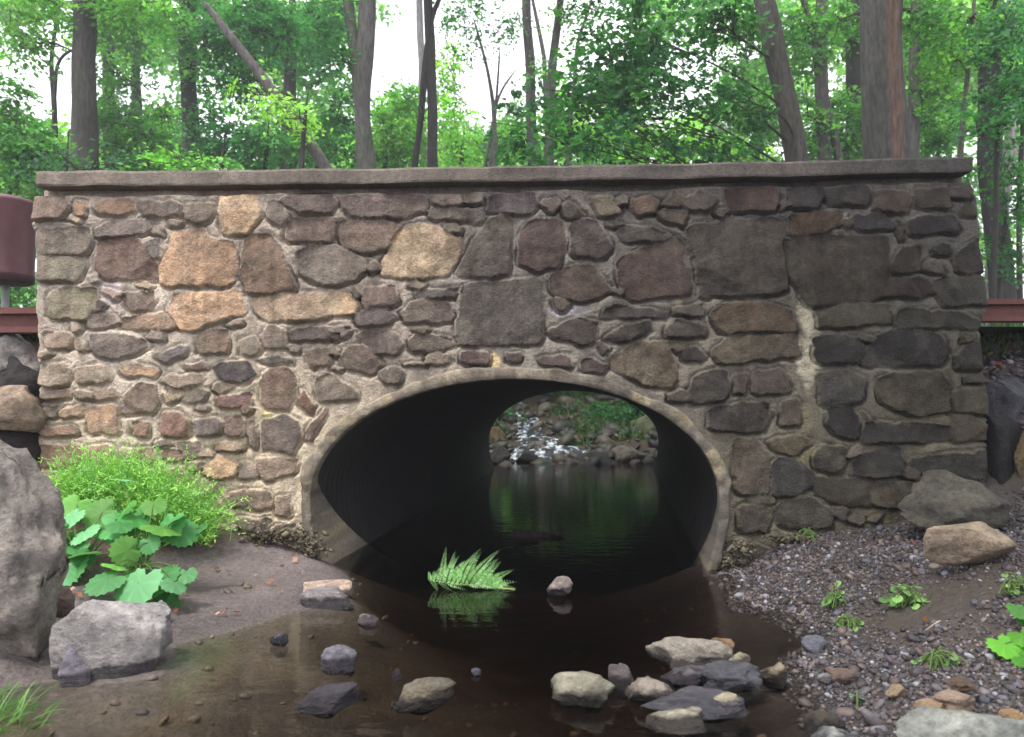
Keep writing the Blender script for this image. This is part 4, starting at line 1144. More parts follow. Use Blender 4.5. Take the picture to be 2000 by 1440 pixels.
def broad_leaf(r, c, nrm, up, radius, col, scal=9, notch=.5):
    nrm = nrm / np.linalg.norm(nrm)
    e1 = up - nrm * (up @ nrm); e1 /= np.linalg.norm(e1); e2 = np.cross(nrm, e1)
    m = 36
    t = np.linspace(-math.pi, math.pi, m, endpoint=False)
    rr_ = radius * (1 + .07 * np.cos(t * scal * 2) + .05 * r.normal()) * (1 - notch * np.exp(-((np.abs(t) - math.pi) / .35) ** 2)) * (1 + .12 * np.cos(t))
    V_ = [c]; cols = [col * .9]
    for k, fr_ in enumerate((.5, 1.0)):
        cup = radius * (.10 * fr_ - .22 * fr_ ** 2) + radius * .035 * np.cos(t * 5) * fr_
        V_ += list(c + (rr_ * fr_ * np.cos(t))[:, None] * e1 + (rr_ * fr_ * np.sin(t))[:, None] * e2 + cup[:, None] * nrm)
        cols += [col * (1 + .22 * max(0, math.cos(7 * tt)) ** 6 - (.12 if fr_ < .9 else 0)) for tt in t]
    i1 = 1 + np.arange(m); i2 = 1 + m + np.arange(m)
    f3 = np.stack([0 * i1, i1, np.roll(i1, -1)], 1)
    f4 = np.stack([i1, i2, np.roll(i2, -1), np.roll(i1, -1)], 1)
    return np.array(V_), f3, f4, np.array(cols)
def leafy(label, leaves, base, seed, cols, name='broadleaf_plant', cat='plant', tilt=(0, -.55, 1.0)):
    r = np.random.default_rng(seed)
    base = np.array(base, float)
    root = empty(name, base, label, cat)
    V_, F3, F4, K = [], [], [], []; off = 0; sv, sf = [], []; so = 0
    for (c, rad_) in leaves:
        n_ = np.array(tilt) + r.normal(size=3) * .48
        v, f3, f4, k = broad_leaf(r, np.array(c), n_, np.array([r.normal() * .5, -1, .1]), rad_, s2l(cols[r.integers(0, len(cols))]) * r.uniform(.62, 1.15))
        V_.append(v); F3.append(f3 + off); F4.append(f4 + off); K.append(k); off += len(v)
        b0 = base + np.array([r.normal() * .025, r.normal() * .02, 0])
        p = np.array([b0 + (np.array(c) - b0) * q + np.array([0, 0, .03 * math.sin(q * 3.14)]) for q in np.linspace(0, 1, 6)])
        v, f = tube(p, np.linspace(.0028, .0018, 6), 6); sv.append(v); sf.append(f + so); so += len(v)
    mesh_np('leaves', np.concatenate(V_) - base, [np.concatenate(F3), np.concatenate(F4)], M['herb'], root, col=np.concatenate(K))
    sv = np.concatenate(sv)
    mesh_np('stems', sv - base, [np.concatenate(sf)], M['herb'], root, col=np.tile(s2l((96, 120, 66)), (len(sv), 1)))
    return root
rl = np.random.default_rng(12)
def lf(lst, z0=.16, dz=.0):
    out_ = []
    for (px, py, wp) in lst:
        y_ = np.interp(py, [960, 1160], [-.50, -1.0])
        p = at_y(px, py, y_)
        out_.append((p, wp / 2.25 * (y_ + 3.9) / FPX))
        for _ in range(2): out_.append((at_y(px + rl.normal() * 38, py + rl.normal() * 30 + 8, y_ + .06), wp / 2.6 * (y_ + 3.9) / FPX))
    return out_
MINT = [(98, 166, 100), (84, 154, 84), (116, 180, 122), (70, 138, 70), (106, 164, 74)]
leafy('clump of round scalloped mint-green leaves behind the flat-topped boulder, left part', lf([(112, 1018, 76), (165, 1040, 70), (105, 1065, 56), (150, 985, 66), (200, 1000, 74), (118, 1108, 92), (168, 1082, 64), (222, 1035, 64), (92, 990, 40)]), at_y(150, 1120, -.75), 31, MINT)
leafy('clump of round scalloped mint-green leaves reaching over the flat-topped boulder, right part', lf([(262, 1010, 64), (318, 1032, 84), (250, 1075, 70), (290, 1060, 50), (270, 1140, 104), (210, 1132, 80), (340, 1140, 60), (225, 1105, 56), (300, 985, 54), (345, 1015, 44)]), at_y(270, 1110, -.75), 32, MINT)
rightl = [(at_y(1990, 1190, -1.5), .035), (at_y(2010, 1215, -1.5), .04)]
leafy('green leaves at the right edge above the larger leaf cluster', rightl, at_y(2015, 1225, -1.45), 33, [(92, 158, 62), (80, 140, 60)])
leafy('large bright green leaves poking in from the right edge', [(at_y(1962, 1258, -1.62), .048), (at_y(2000, 1240, -1.6), .05), (at_y(2005, 1285, -1.7), .04)], at_y(2010, 1300, -1.6), 34, [(98, 166, 54), (84, 150, 52)])
def weed(label, px, py, wp, hp, z, seed, cols=((104, 150, 84), (128, 170, 96))):
    r = np.random.default_rng(seed)
    G = at_z(px, py, z); G[2] = ground_h(np.array([G[0]]), np.array([G[1]]))[0]
    D = G[1] + 3.9
    n = 26
    lv = [(G + np.array([r.normal() * wp * .28, r.normal() * wp * .2, abs(r.normal()) * hp * .45 + hp * .1]) * D / FPX * np.array([1, 1, 1]), r.uniform(.14, .26) * wp * D / FPX * .5) for _ in range(n)]
    leafy(label, lv, G, seed, list(cols), name='weed', cat='weed', tilt=(0, -.3, 1))
weed('leafy green weed in the middle of the right gravel bank', 1772, 1142, 80, 46, .17, 41)
weed('small pale weed left on the right gravel bank', 1632, 1160, 50, 40, .09, 42)
weed('two-leaved green seedling on the shingle by the water', 1662, 1218, 40, 18, .04, 43)
weed('low green weed on the lower right bank', 1832, 1286, 56, 30, .09, 44, ((96, 150, 80), (120, 160, 90)))
weed('pale green weed below the tan sandstone block', 1980, 1118, 60, 40, .26, 46, ((150, 180, 110), (120, 160, 90)))
weed('tiny green sprig at the right foot of the arch', 1578, 1066, 24, 20, .12, 47, ((100, 160, 100),))
G = at_z(1675, 1376, .02)
leafy('single blue-green leaf lying by the water, lower right', [(G + np.array([0, 0, .02]), .022)], G, 49, [(110, 176, 140)], name='fallen_leaf', cat='leaf', tilt=(.2, -.3, 1))
# twig on the right bank
a, b_ = at_z(1800, 1240, .085), at_z(1862, 1208, .12)
v, f = tube([a, a * .5 + b_ * .5 + (0, 0, .012), b_], [.004, .005, .006], 8)
tw = mesh_np('twig', v - a, [f], M['bark'], col=np.tile(s2l((190, 176, 170)), (len(v), 1))); tw.location = a
tag(tw, 'thin pale twig lying on the right gravel bank', 'twig')

# fern frond standing in the stream
def frond(base, tip, plen, npin, seed, cols, up):
    """rachis from base to tip with tapering pinnae to both sides, each a row of small leaflets"""
    r = np.random.default_rng(seed)
    base, tip, up = np.array(base), np.array(tip), np.array(up, float)
    V_, F_, K = [], [], []; off = 0
    ax = tip - base; L = np.linalg.norm(ax); ax /= L
    for k in range(npin):
        t = (k + .6) / npin
        for s in (-1, 1):
            c = base + ax * L * t
            side = up if s > 0 else np.array([-.25, -1.0, .10])
            d = side * .9 + ax * .35 * (-1 if False else 1) + r.normal(size=3) * .07
            d /= np.linalg.norm(d)
            pl = plen * (math.sin(min(t * 1.25 + .22, 1) * 1.5708) if t < .6 else 1) * (1 - t) ** .55 * r.uniform(.85, 1.1)
            nl = 15
            nrm = np.cross(d, ax); nrm /= np.linalg.norm(nrm)
            e = np.cross(nrm, d)
            for j in range(nl):
                u = j / nl
                w = pl * .23 * (1 - u) ** .9 + .002
                for s2 in (-1, 1):
                    p = c + d * pl * u
                    q = d * .45 + e * s2
                    tipq = p + q * w + nrm * w * r.normal() * .25
                    wd = d * w * .34
                    mid = p + q * w * .5
                    V_ += [p - d * w * .1, mid - wd, tipq, mid + wd]; F_.append([off, off + 1, off + 2, off + 3]); off += 4
                    cc = s2l(cols[r.integers(0, len(cols))]) * r.uniform(.85, 1.15); K += [cc] * 4
    return np.array(V_), np.array(F_), np.array(K)
FB, FT = at_z(1004, 1147, .012), at_z(828, 1139, .028)
fern = empty('fern', FB, 'pale green fern frond standing in the dark water before the culvert', 'fern')
FC = s2l(np.array([(178, 222, 158), (162, 212, 140), (190, 228, 172), (138, 192, 114)]))
rf = np.random.default_rng(61)
def pinna(b0, t0, hw):
    b0, t0 = np.array(b0), np.array(t0)
    d = t0 - b0; L = np.linalg.norm(d); d /= L
    nrm = np.cross(d, np.array([1, .15, -.6])); nrm = nrm + np.array([0, -.35, .25]) + rf.normal(size=3) * .2
    nrm -= d * (nrm @ d); nrm /= np.linalg.norm(nrm); e = np.cross(nrm, d)
    V_, K = [], []
    dr_ = rf.normal() * .016 + .010
    nl = max(10, int(L / .0085))
    for j in range(nl + 1):
        u = j / nl
        w = hw * (1 - u) ** .85 * (.6 + .4 * min(1, u * 6)) + .0015
        for s in (-1, 1):
            p = b0 + d * L * u + nrm * .01 * math.sin(u * 3) + np.array([dr_, 0, -.7 * abs(dr_)]) * u * u
            q = e * s + d * .62; q /= np.linalg.norm(q)
            q = q - nrm * .25 * rf.uniform(.3, 1.2)
            t_ = p + q * w; m_ = p + q * w * .45
            wd = np.cross(nrm, q) * w * .20
            V_ += [p, m_ + wd, t_, m_ - wd]; K += [FC[rf.integers(0, 4)] * rf.uniform(.8, 1.15)] * 4
    return np.array(V_), np.array(K)
def fpt(px, py, dy=0.0):
    y0 = FB[1] + dy
    return at_y(px, py, y0)
PINS = [((838, 1134), (846, 1110), .010), ((850, 1136), (862, 1092), .014), ((862, 1138), (873, 1066), .019), ((880, 1140), (905, 1068), .021), ((896, 1141), (929, 1063), .023),
        ((914, 1142), (969, 1068), .026), ((934, 1143), (976, 1094), .024), ((950, 1144), (999, 1108), .024), ((964, 1145), (1000, 1128), .018), ((976, 1146), (1006, 1147), .012)]
LOW = [((842, 1135), (862, 1150), .012), ((858, 1137), (884, 1152), .014), ((876, 1139), (908, 1153), .015), ((896, 1141), (930, 1153), .015), ((918, 1143), (956, 1153), .014), ((942, 1144), (982, 1152), .013)]
gv, gk = [], []
for lay_, ddy in enumerate((0.0, .03, -.025)):
    pins = PINS if lay_ == 0 else [tuple(np.array(PINS[q][z_]) * (1 - f_) + np.array(PINS[q + 1][z_]) * f_ for z_ in (0, 1)) + (PINS[q][2],) for q in range(len(PINS) - 1) for f_ in ((.5,) if lay_ < 3 else (.25, .75))]
    for (b0, t0, hw) in list(pins) + (LOW if lay_ < 1 else []):
        k_ = 1.0 if lay_ == 0 else rf.uniform(.6, .92)
        tx, ty = b0[0] + (t0[0] - b0[0]) * k_ + rf.normal() * 3 * (lay_ > 0), b0[1] + (t0[1] - b0[1]) * k_
        v, k = pinna(fpt(b0[0], b0[1], ddy * .3), fpt(tx, ty, ddy + .02), hw * 1.4)
        gv.append(v); gk.append(k)
gv, gk = np.concatenate(gv), np.concatenate(gk)
mesh_np('frond', gv - FB, [np.arange(len(gv)).reshape(-1, 4)], M['herb'], fern, col=gk, smooth=False)
v, f = tube([FB + (.004, 0, -.01), FB * .6 + FT * .4, FB * .15 + FT * .85], [.0022, .0018, .0008], 6)
mesh_np('stem', v - FB, [f], M['herb'], fern, col=np.tile(s2l((190, 190, 120)), (len(v), 1)))

N = 1500
r = np.random.default_rng(28)
xs_, ys_ = r.uniform(-1.6, 3.6, N), r.uniform(6.1, 10.5, N)
ax_ = OCX + SKEW * np.minimum(ys_, 9.0) - .55 - .12 * (ys_ - 6.5)
kp = (np.abs(xs_ - ax_) > .30) | (r.uniform(0, 1, N) < .35)
xs_, ys_ = xs_[kp], ys_[kp]
hh = rear_h(xs_, ys_)
rr = np.clip(r.lognormal(math.log(.042), .6, len(xs_)), .015, .15)
UP = s2l(np.array([(42, 37, 32), (30, 27, 25), (54, 47, 38), (24, 22, 22), (68, 60, 50), (42, 42, 30)]))  # stone colours darkened to hold the shade of the trees upstream
scatter('bank_stones', 'brown stones strewn along the creek beyond the culvert', np.stack([xs_, ys_, hh + rr * .2], 1), rr, UP[r.integers(0, 6, len(xs_))], 29)
# grass on the far bank, seen through the culvert
r = np.random.default_rng(8)
n = 15000
bx_, by_ = r.uniform(-1.5, 4.0, n), r.uniform(7.4, 14.5, n)
bz_ = rear_h(bx_, by_)
kp = (fbm(bx_ * 1.2, by_ * 1.2, seed=6, o=3) + .75 * sstep(7.6, 10.5, by_) > .22)
ax_ = OCX + SKEW * np.minimum(by_, 9.0) - .55 - .12 * (by_ - 6.5)
kp &= (np.abs(bx_ - ax_) > .4) | (by_ > 10.8)
base = np.stack([bx_, by_, bz_], 1)[kp]; n = len(base)
L = r.uniform(.06, .19, n)
d = r.normal(size=(n, 3)) * np.array([.8, .8, .1]) + np.array([0, -.1, 1.]); d /= np.linalg.norm(d, axis=1, keepdims=True)
tip = base + d * L[:, None]
GC = s2l(np.array([(50, 88, 44), (66, 106, 50), (40, 72, 36), (84, 110, 60)]))
v, f, k = blades(base, tip, r.uniform(.006, .014, n), GC[r.integers(0, 4, n)], np.stack([0 * L, 0 * L, L * .2], 1), 4)
tag(mesh_np('bank_grass', v, [f], M['herb'], col=k), 'grass covering the far bank beyond the culvert', None, None, 'stuff')
# grass verge along the road ends, below the rails
r = np.random.default_rng(18)
n = 6000
bx_ = np.where(r.uniform(0, 1, n) < .5, r.uniform(-5, -2.4, n), r.uniform(2.45, 5, n)); by_ = r.uniform(.62, 2.2, n)
base = np.stack([bx_, by_, np.where(by_ < 1.0, ground_h(bx_, by_), 1.2)], 1)
L = r.uniform(.06, .16, n)
d = r.normal(size=(n, 3)) * np.array([.5, .5, .1]) + np.array([0, 0, 1.]); d /= np.linalg.norm(d, axis=1, keepdims=True)
v, f, k = blades(base, base + d * L[:, None], r.uniform(.003, .006, n), GC[r.integers(0, 4, n)] * 1.3, np.stack([0 * L, 0 * L, L * .2], 1), 4)
n = 3200      # scattered grass and litter on the outer banks
ox_ = np.where(r.uniform(0, 1, n) < .6, r.uniform(-5, -2.35, n), r.uniform(2.9, 5, n)); oy_ = r.uniform(-3.5, .6, n)
kp = fbm(ox_ * 1.3, oy_ * 1.3, seed=66, o=3) > .05
ox_, oy_ = ox_[kp], oy_[kp]; n = len(ox_)
base = np.stack([ox_, oy_, ground_h(ox_, oy_)], 1)
L = r.uniform(.06, .2, n)
d = r.normal(size=(n, 3)) * np.array([.6, .6, .1]) + np.array([0, 0, 1.]); d /= np.linalg.norm(d, axis=1, keepdims=True)
v2, f2, k2 = blades(base, base + d * L[:, None], r.uniform(.002, .005, n), GC[r.integers(0, 4, n)] * 1.3, np.stack([0 * L, 0 * L, L * .2], 1), 4)
f = np.concatenate([f, f2 + len(v)]); v = np.concatenate([v, v2]); k = np.concatenate([k, k2])
tag(mesh_np('verge_grass', v, [f], M['herb'], col=k), 'grass along the road verge and the outer banks', None, None, 'stuff')
# ------------------------------------------------------------------ trees
def leaves_in(blobs, seed, leaf, cover, cols, spray=.35, shell=.35):
    """blobs: (centre, (rx,ry,rz)).  Leaves sit in drooping sprays spread through each blob."""
    r = np.random.default_rng(seed)
    VV, KK = [], []
    for (c, rd) in blobs:
        c, rd = np.array(c), np.array(rd)
        area = math.pi * rd[0] * rd[2]
        n = int(2.3 * cover * area / (leaf * leaf * .32))
        per = 34
        ns = max(3, n // per)
        u = r.normal(size=(ns, 3)); u /= np.linalg.norm(u, axis=1, keepdims=True)
        rad_ = (shell + (1 - shell) * r.uniform(0, 1, ns)) ** .5 * r.uniform(.55, 1.12, ns)
        sc_ = c + u * rad_[:, None] * rd
        tl = r.normal(size=(ns, 3)) * .42 + np.array([0, 0, 1.0]) + u * .35
        tl /= np.linalg.norm(tl, axis=1, keepdims=True)
        outd = u * np.array([1, 1, .2]) + r.normal(size=(ns, 3)) * .6
        e1 = outd - tl * (outd * tl).sum(1, keepdims=True); e1 /= np.linalg.norm(e1, axis=1, keepdims=True)
        e2 = np.cross(tl, e1)
        sr = spray * r.uniform(.6, 1.3, ns)
        t1 = r.uniform(-.7, 1.1, (ns, per)); t2 = r.normal(size=(ns, per)) * .45 * (1.1 - t1 * .5)
        pos = sc_[:, None] + (t1 * sr[:, None])[..., None] * e1[:, None] + (t2 * sr[:, None])[..., None] * e2[:, None]
        pos[..., 2] -= .22 * sr[:, None] * (t1 + .6) ** 2
        pos += r.normal(size=pos.shape) * sr[:, None, None] * .07
        ld = e1[:, None] * .8 + e2[:, None] * np.sign(t2)[..., None] * .7 + r.normal(size=pos.shape) * .35
        ld /= np.linalg.norm(ld, axis=-1, keepdims=True)
        nn = tl[:, None] + r.normal(size=pos.shape) * .40
        sd_ = np.cross(ld, nn); sd_ /= np.linalg.norm(sd_, axis=-1, keepdims=True) + 1e-9
        up_ = np.cross(sd_, ld)
        s = leaf * r.uniform(.6, 1.25, (ns, per))[..., None]
        a = pos - ld * s * .5; t_ = pos + ld * s * .55 - up_ * s * .10
        l_ = pos + sd_ * s * .33 + up_ * s * .07 - ld * s * .06; r_ = pos - sd_ * s * .33 + up_ * s * .07 - ld * s * .06
        VV.append(np.stack([a, l_, t_, r_], 2).reshape(-1, 3))
        k = (cols[r.integers(0, len(cols), ns)] * r.uniform(.62, 1.42, (ns, 1)))[:, None] * r.uniform(.8, 1.22, (ns, per))[..., None]
        KK.append(np.repeat(k.reshape(-1, 3), 4, 0))
    V_, K_ = np.concatenate(VV), np.concatenate(KK) * np.array([.88, 1.09, 1.02])
    return V_, np.arange(len(V_)).reshape(-1, 4), K_
GREEN = {
 'mid': s2l(np.array([(82, 128, 62), (70, 116, 58), (96, 142, 66), (60, 102, 56)])),
 'dark': s2l(np.array([(58, 106, 58), (48, 92, 54), (70, 120, 58), (40, 80, 50)])),
 'bright': s2l(np.array([(116, 164, 70), (100, 152, 66), (132, 174, 82), (86, 138, 66)])),
 'lime': s2l(np.array([(150, 190, 84), (128, 176, 76), (166, 196, 104)])),
 'teal': s2l(np.array([(70, 122, 76), (58, 106, 70), (84, 138, 84)])),
}
def pblob(px, py, rx, ry, d, deep=1.0):
    return (at_d(px, py, d), (rx * d / FPX, max(rx, ry) * d / FPX * deep, ry * d / FPX))
def ztop_ground(x, y):
    return float(rear_h(np.array([x]), np.array([y]))[0]) if y > 5.4 else 1.2
def trunk_geo(pts, d, seed, top=5.0, amp=.10, n=14, col=(98, 86, 78), moss=.3, up=True, dd=0.0):
    """pts (px,py,width px) listed top to bottom as measured on the photo, at distance d"""
    P_ = [at_d(px, py, d + dd * i_) for i_, (px, py, w) in enumerate(pts)]
    W_ = [w * d / FPX / 2 for (px, py, w) in pts]
    P_, W_ = list(P_), list(W_)
    if up:
        dv = (P_[0] - P_[1]) / np.linalg.norm(P_[0] - P_[1])
        P_.insert(0, P_[0] + dv * top); W_.insert(0, W_[0] * (.55 if top > 1 else .12))
    lo = P_[-1]; gz = ztop_ground(lo[0], lo[1]) - .15
    dv = (P_[-1] - P_[-2]); dv = dv / max(abs(dv[2]), 1e-3)
    k = max(lo[2] - gz, .2)
    P_.append(lo + dv * k * .85); W_.append(W_[-1] * 1.12)
    P_.append(lo + dv * k); W_.append(W_[-1] * 1.4)
    P_, W_ = np.array(P_)[::-1], np.array(W_)[::-1]
    s = np.r_[0, np.cumsum(np.linalg.norm(np.diff(P_, axis=0), axis=1))]
    q = np.linspace(0, s[-1], max(12, int(s[-1] / .12)))
    path = np.stack([np.interp(q, s, P_[:, j]) for j in range(3)], 1)
    ker = np.ones(5) / 5
    for j in range(3):
        path[2:-2, j] = np.convolve(path[:, j], ker, 'valid')
    wig = np.stack([fbm(q * .5, q * 0, seed=seed, o=2), fbm(q * .5, q * 0 + 9, seed=seed, o=2), 0 * q], 1) * .03
    path = path + wig
    rd_ = np.interp(q, s, W_)
    v, f = tube(path, rd_, n, seed, amp)
    c = s2l(np.array(col)); c = (c * .45 + c.mean() * .55) * .52 * np.array([.99, 1.0, .98]) * (1 + .22 * fbm(v[:, 0] * 9, v[:, 1] * 9, v[:, 2] * 1.6, seed=seed, o=4))[:, None]
    mo = sstep(-.1, .6, fbm(v[:, 0] * 3, v[:, 1] * 3, v[:, 2] * .9, seed=seed + 5, o=3))[:, None] * moss
    c = c * (1 - mo) + s2l(np.array((80, 92, 64))) * mo
    return v, f, np.clip(c, .01, 1), path, rd_
def tree(name, label, trunks, d, seed, blobs=(), cols='mid', leaf=.09, cover=2.0, spray=.35, limbs=True, cat='tree', group=None, over=(), **tk):
    geo = [trunk_geo(p, d, seed + 31 * k, **tk) for k, p in enumerate(trunks)]
    base = geo[0][3][0]
    root = empty(name, base, label, cat, group)
    V_, F_, K_ = [], [], []; off = 0
    r = np.random.default_rng(seed)
    def push(v, f, k):
        nonlocal off
        V_.append(v); F_.append(f + off); K_.append(k); off += len(v)
    for g in geo: push(g[0], g[1], g[2])
    wb = [pblob(*b[:4], b[4] if len(b) > 4 else d) for b in blobs]
    if limbs:
        for (c, rd) in wb:
            path, rdd = geo[0][3], geo[0][4]
            zt = c[2] - .25 * np.linalg.norm(c[:2] - path[len(path) // 2][:2]) - .1
            k = int(np.argmin(np.abs(path[:, 2] - zt)))
            st = path[k]
            mid = (st + c) / 2 + np.array([0, 0, .18]) + r.normal(size=3) * .16
            pts = np.array([(1 - t) ** 2 * st + 2 * t * (1 - t) * mid + t * t * c for t in np.linspace(0, 1, 14)])
            v, f = tube(pts, np.linspace(min(rdd[k] * .25, .017), .005, 14), 7, seed, .1)
            push(v, f, np.tile(s2l(np.array((70, 62, 54))), (len(v), 1)))
            for q in range(6):
                e = c + r.normal(size=3) * np.array(rd) * .5
                s_0 = pts[r.integers(6, 14)]
                p2 = np.array([s_0, (s_0 + e) / 2 + (0, 0, .05), e])
                v, f = tube(p2, [.010, .007, .003], 5)
                push(v, f, np.tile(s2l(np.array((66, 58, 50))), (len(v), 1)))
    mesh_np('trunk', np.concatenate(V_) - base, [np.concatenate(F_)], M['bark'], root, col=np.concatenate(K_))
    if wb:
        v, f, k = leaves_in(wb, seed + 7, leaf, cover, GREEN[cols], spray)
        if over:      # high boughs reaching over the creek
            v2, f2, k2 = leaves_in(over, seed + 9, .15, 1.0, GREEN[cols], .8)
            f = np.concatenate([f, f2 + len(v)]); v = np.concatenate([v, v2]); k = np.concatenate([k, k2])
        mesh_np('crown', v - base, [f], M['leaf'], root, col=k, smooth=False)
    return root
# --- big and named trunks, left to right
tree('tree', 'straight dark grey trunk rising behind the left end of the coping', [[(165, -10, 42), (166, 150, 44), (168, 310, 52)]], 12, 101, [(60, 5, 110, 55), (270, 10, 100, 60), (40, 90, 40, 40)], 'bright', .085, 1.7)
tree('tree', 'thin crooked little tree before the sky gap at far left', [[(112, 20, 7), (100, 110, 8), (108, 200, 10), (112, 310, 12)], [(150, 95, 5), (112, 105, 6), (108, 190, 8)]], 13, 102, [(20, 70, 50, 30)], 'mid', .08, .7, top=.6)
tree('tree', 'slim greenish trunk right of the dark grey trunk', [[(210, -10, 20), (214, 150, 22), (218, 310, 24)]], 17, 103, [(240, 70, 70, 90), (225, 200, 30, 80)], 'mid', .10, 1.5, moss=.6)
tree('tree', 'thin mossy trunk between two wider trunks on the left', [[(268, -10, 16), (268, 150, 17), (270, 310, 19)]], 18, 104, [(300, 40, 60, 60), (285, 240, 50, 60)], 'bright', .10, 1.3, moss=.6)
tree('tree', 'dark moss-covered trunk left of the leaning dead trunk', [[(368, -10, 30), (370, 150, 30), (372, 300, 32)]], 15, 105, [(400, 40, 90, 60), (390, 130, 50, 40)], 'mid', .09, 1.7, col=(66, 66, 56), moss=.5)
tree('leaning_tree', 'bare grey trunk leaning steeply to the left', [[(405, 15, 12), (470, 98, 19), (545, 200, 22), (600, 275, 24), (636, 330, 26)]], 11, 106, (), 'mid', top=.15, col=(128, 116, 110), moss=.1, amp=.12)
tree('tree', 'brown trunk with peeled top behind the leaning dead trunk', [[(568, 108, 20), (565, 200, 26), (562, 330, 28)]], 16, 107, [(600, 70, 80, 70), (520, 60, 70, 60)], 'teal', .09, 1.9, top=1.5, col=(120, 100, 92), moss=.2)
tree('tree', 'pale forked trunk with a dark burl near the centre left', [[(718, -10, 32), (712, 120, 34), (708, 220, 30), (712, 330, 30)], [(676, -10, 20), (688, 90, 22), (702, 190, 26)]], 13, 108, [(640, 20, 50, 60), (655, 120, 45, 40)], 'teal', .085, 1.4, col=(140, 126, 122), moss=.45)
tree('tree', 'slender pale trunk close behind the dark centre trunk', [[(820, -10, 14), (824, 130, 13), (826, 330, 13)]], 22, 109, [(800, 250, 60, 60)], 'lime', .10, 1.3, col=(160, 146, 146), moss=.1)
tree('tree', 'dark slender trunk forking near the top centre', [[(838, -10, 18), (840, 100, 20), (844, 200, 20), (848, 330, 21)], [(866, -10, 8), (848, 24, 10), (842, 70, 12)]], 14, 110, [(880, -40, 60, 30)], 'bright', .08, .6, col=(84, 70, 72), moss=.1)
tree('sapling', 'bare pale sapling against the white sky at top centre', [[(932, 60, 5), (950, 130, 6), (966, 230, 9), (968, 330, 11)], [(1000, 150, 4), (978, 180, 5), (968, 225, 6)], [(976, 115, 4), (972, 160, 5), (967, 220, 6)]], 16, 111, [(905, 60, 60, 45), (930, 10, 60, 30), (985, 60, 30, 30)], 'teal', .075, .55, top=.3, cat='sapling', col=(150, 134, 132), moss=.05)
tree('tree', 'purplish brown trunk right of the white sky gap', [[(1026, -10, 17), (1028, 70, 18), (1034, 150, 19), (1040, 330, 20)]], 17, 112, [(1010, 40, 30, 30)], 'teal', .08, .5, col=(112, 92, 100), moss=.1)
tree('tree', 'thin slanting stem between the two trunks right of the sky gap', [[(1036, -10, 6), (1050, 60, 8), (1062, 120, 9), (1074, 330, 10)]], 17, 113, [(1060, 130, 26, 30)], 'bright', .08, .6, col=(150, 130, 140), moss=.05)
tree('tree', 'grey trunk half hidden by the dark green leaves at top centre right', [[(1096, -10, 14), (1088, 60, 16), (1080, 130, 17), (1074, 330, 19)]], 15, 114, [(1110, 40, 40, 50)], 'bright', .08, .7, col=(128, 122, 116), moss=.3)
tree('tree', 'thin bent stem leaning right at the upper edge of the dark green leaves', [[(1160, -10, 5), (1146, 40, 6), (1130, 80, 7), (1110, 330, 10)]], 15, 115, [(1150, 20, 40, 26)], 'bright', .08, .6, top=.6, col=(150, 140, 134))
tree('leaning_tree', 'leaning trunk with a pale scar and drooping dark maple leaves', [[(1488, -10, 40), (1512, 90, 44), (1535, 180, 42), (1556, 310, 44)]], 10, 116,
     [(1250, 80, 150, 80, 9.3), (1400, 40, 90, 50, 9.5), (1130, 190, 130, 60, 9), (1290, 190, 120, 70, 8.8), (1060, 270, 120, 45, 8.6), (1210, 280, 120, 36, 8.6), (1350, 290, 90, 30, 9), (1440, 200, 60, 45, 9.4), (1200, 130, 120, 60, 9.1)], 'dark', .085, 1.25, .30, over=[((.5, 8.6, 9.8), (2.6, 2.4, 1.4)), ((3.4, 9.6, 10.2), (2.8, 2.4, 1.4)), ((-2.2, 9.4, 10.2), (2.4, 2.4, 1.4))], col=(112, 98, 92), moss=.1)
tree('tree', 'slim grey trunk right of the leaning scarred trunk, forking high', [[(1606, -10, 22), (1602, 100, 26), (1608, 200, 24), (1614, 305, 24)], [(1568, -10, 12), (1586, 60, 14), (1600, 130, 16)]], 13, 117, [(1570, 70, 50, 70), (1580, 240, 40, 60)], 'mid', .08, 1.5, col=(124, 110, 108), moss=.2)
tree('tree', 'dark trunk half behind the great trunk on the right', [[(1672, -10, 34), (1672, 160, 36), (1670, 310, 38)]], 16, 118, [(1640, 60, 40, 60)], 'bright', .09, 1.4, col=(62, 54, 54))
g = tree('tree', 'great straight trunk with a red-brown strip of missing bark, right', [[(1720, -10, 74), (1724, 150, 78), (1728, 310, 84)]], 9.5, 119, [(1640, 40, 40, 40, 11), (1800, 30, 60, 50, 10)], 'mid', .08, 1.4, over=[((3.2, -.5, 6.2), (2.4, 2.4, 1.6)), ((1.6, -2.6, 6.6), (2.4, 2.2, 1.6)), ((4.2, -3.2, 5.8), (2.2, 2.2, 1.6)), ((3.6, 2.2, 8.0), (2.2, 2.0, 1.5)), ((2.6, -5.2, 6.2), (2.2, 2.0, 1.6))], n=30, amp=.06, col=(112, 106, 102), moss=.1)
tk = [c for c in g.children if c.name.startswith('trunk')][0]
co = np.zeros(len(tk.data.vertices) * 3); tk.data.vertices.foreach_get('co', co); co = co.reshape(-1, 3) + np.array(g.location)
ca = np.zeros(len(co) * 4); at = tk.data.color_attributes['Col']; at.data.foreach_get('color', ca); ca = ca.reshape(-1, 4)
nt_ = 30 * (len(trunk_geo([(1720, -10, 74), (1724, 150, 78), (1728, 310, 84)], 9.5, 119, n=30, amp=.06)[3]))
fr_ = np.arange(len(co)) < nt_
pth_ = np.repeat(trunk_geo([(1720, -10, 74), (1724, 150, 78), (1728, 310, 84)], 9.5, 119, n=30, amp=.06)[3], 30, 0)
loc_ = np.zeros((len(co), 2)); loc_[:nt_] = (co[:nt_] - pth_)[:, :2]
vd_ = at_d(1724, 150, 9.5) - CAMP; vd_ = vd_[:2] / np.linalg.norm(vd_[:2])
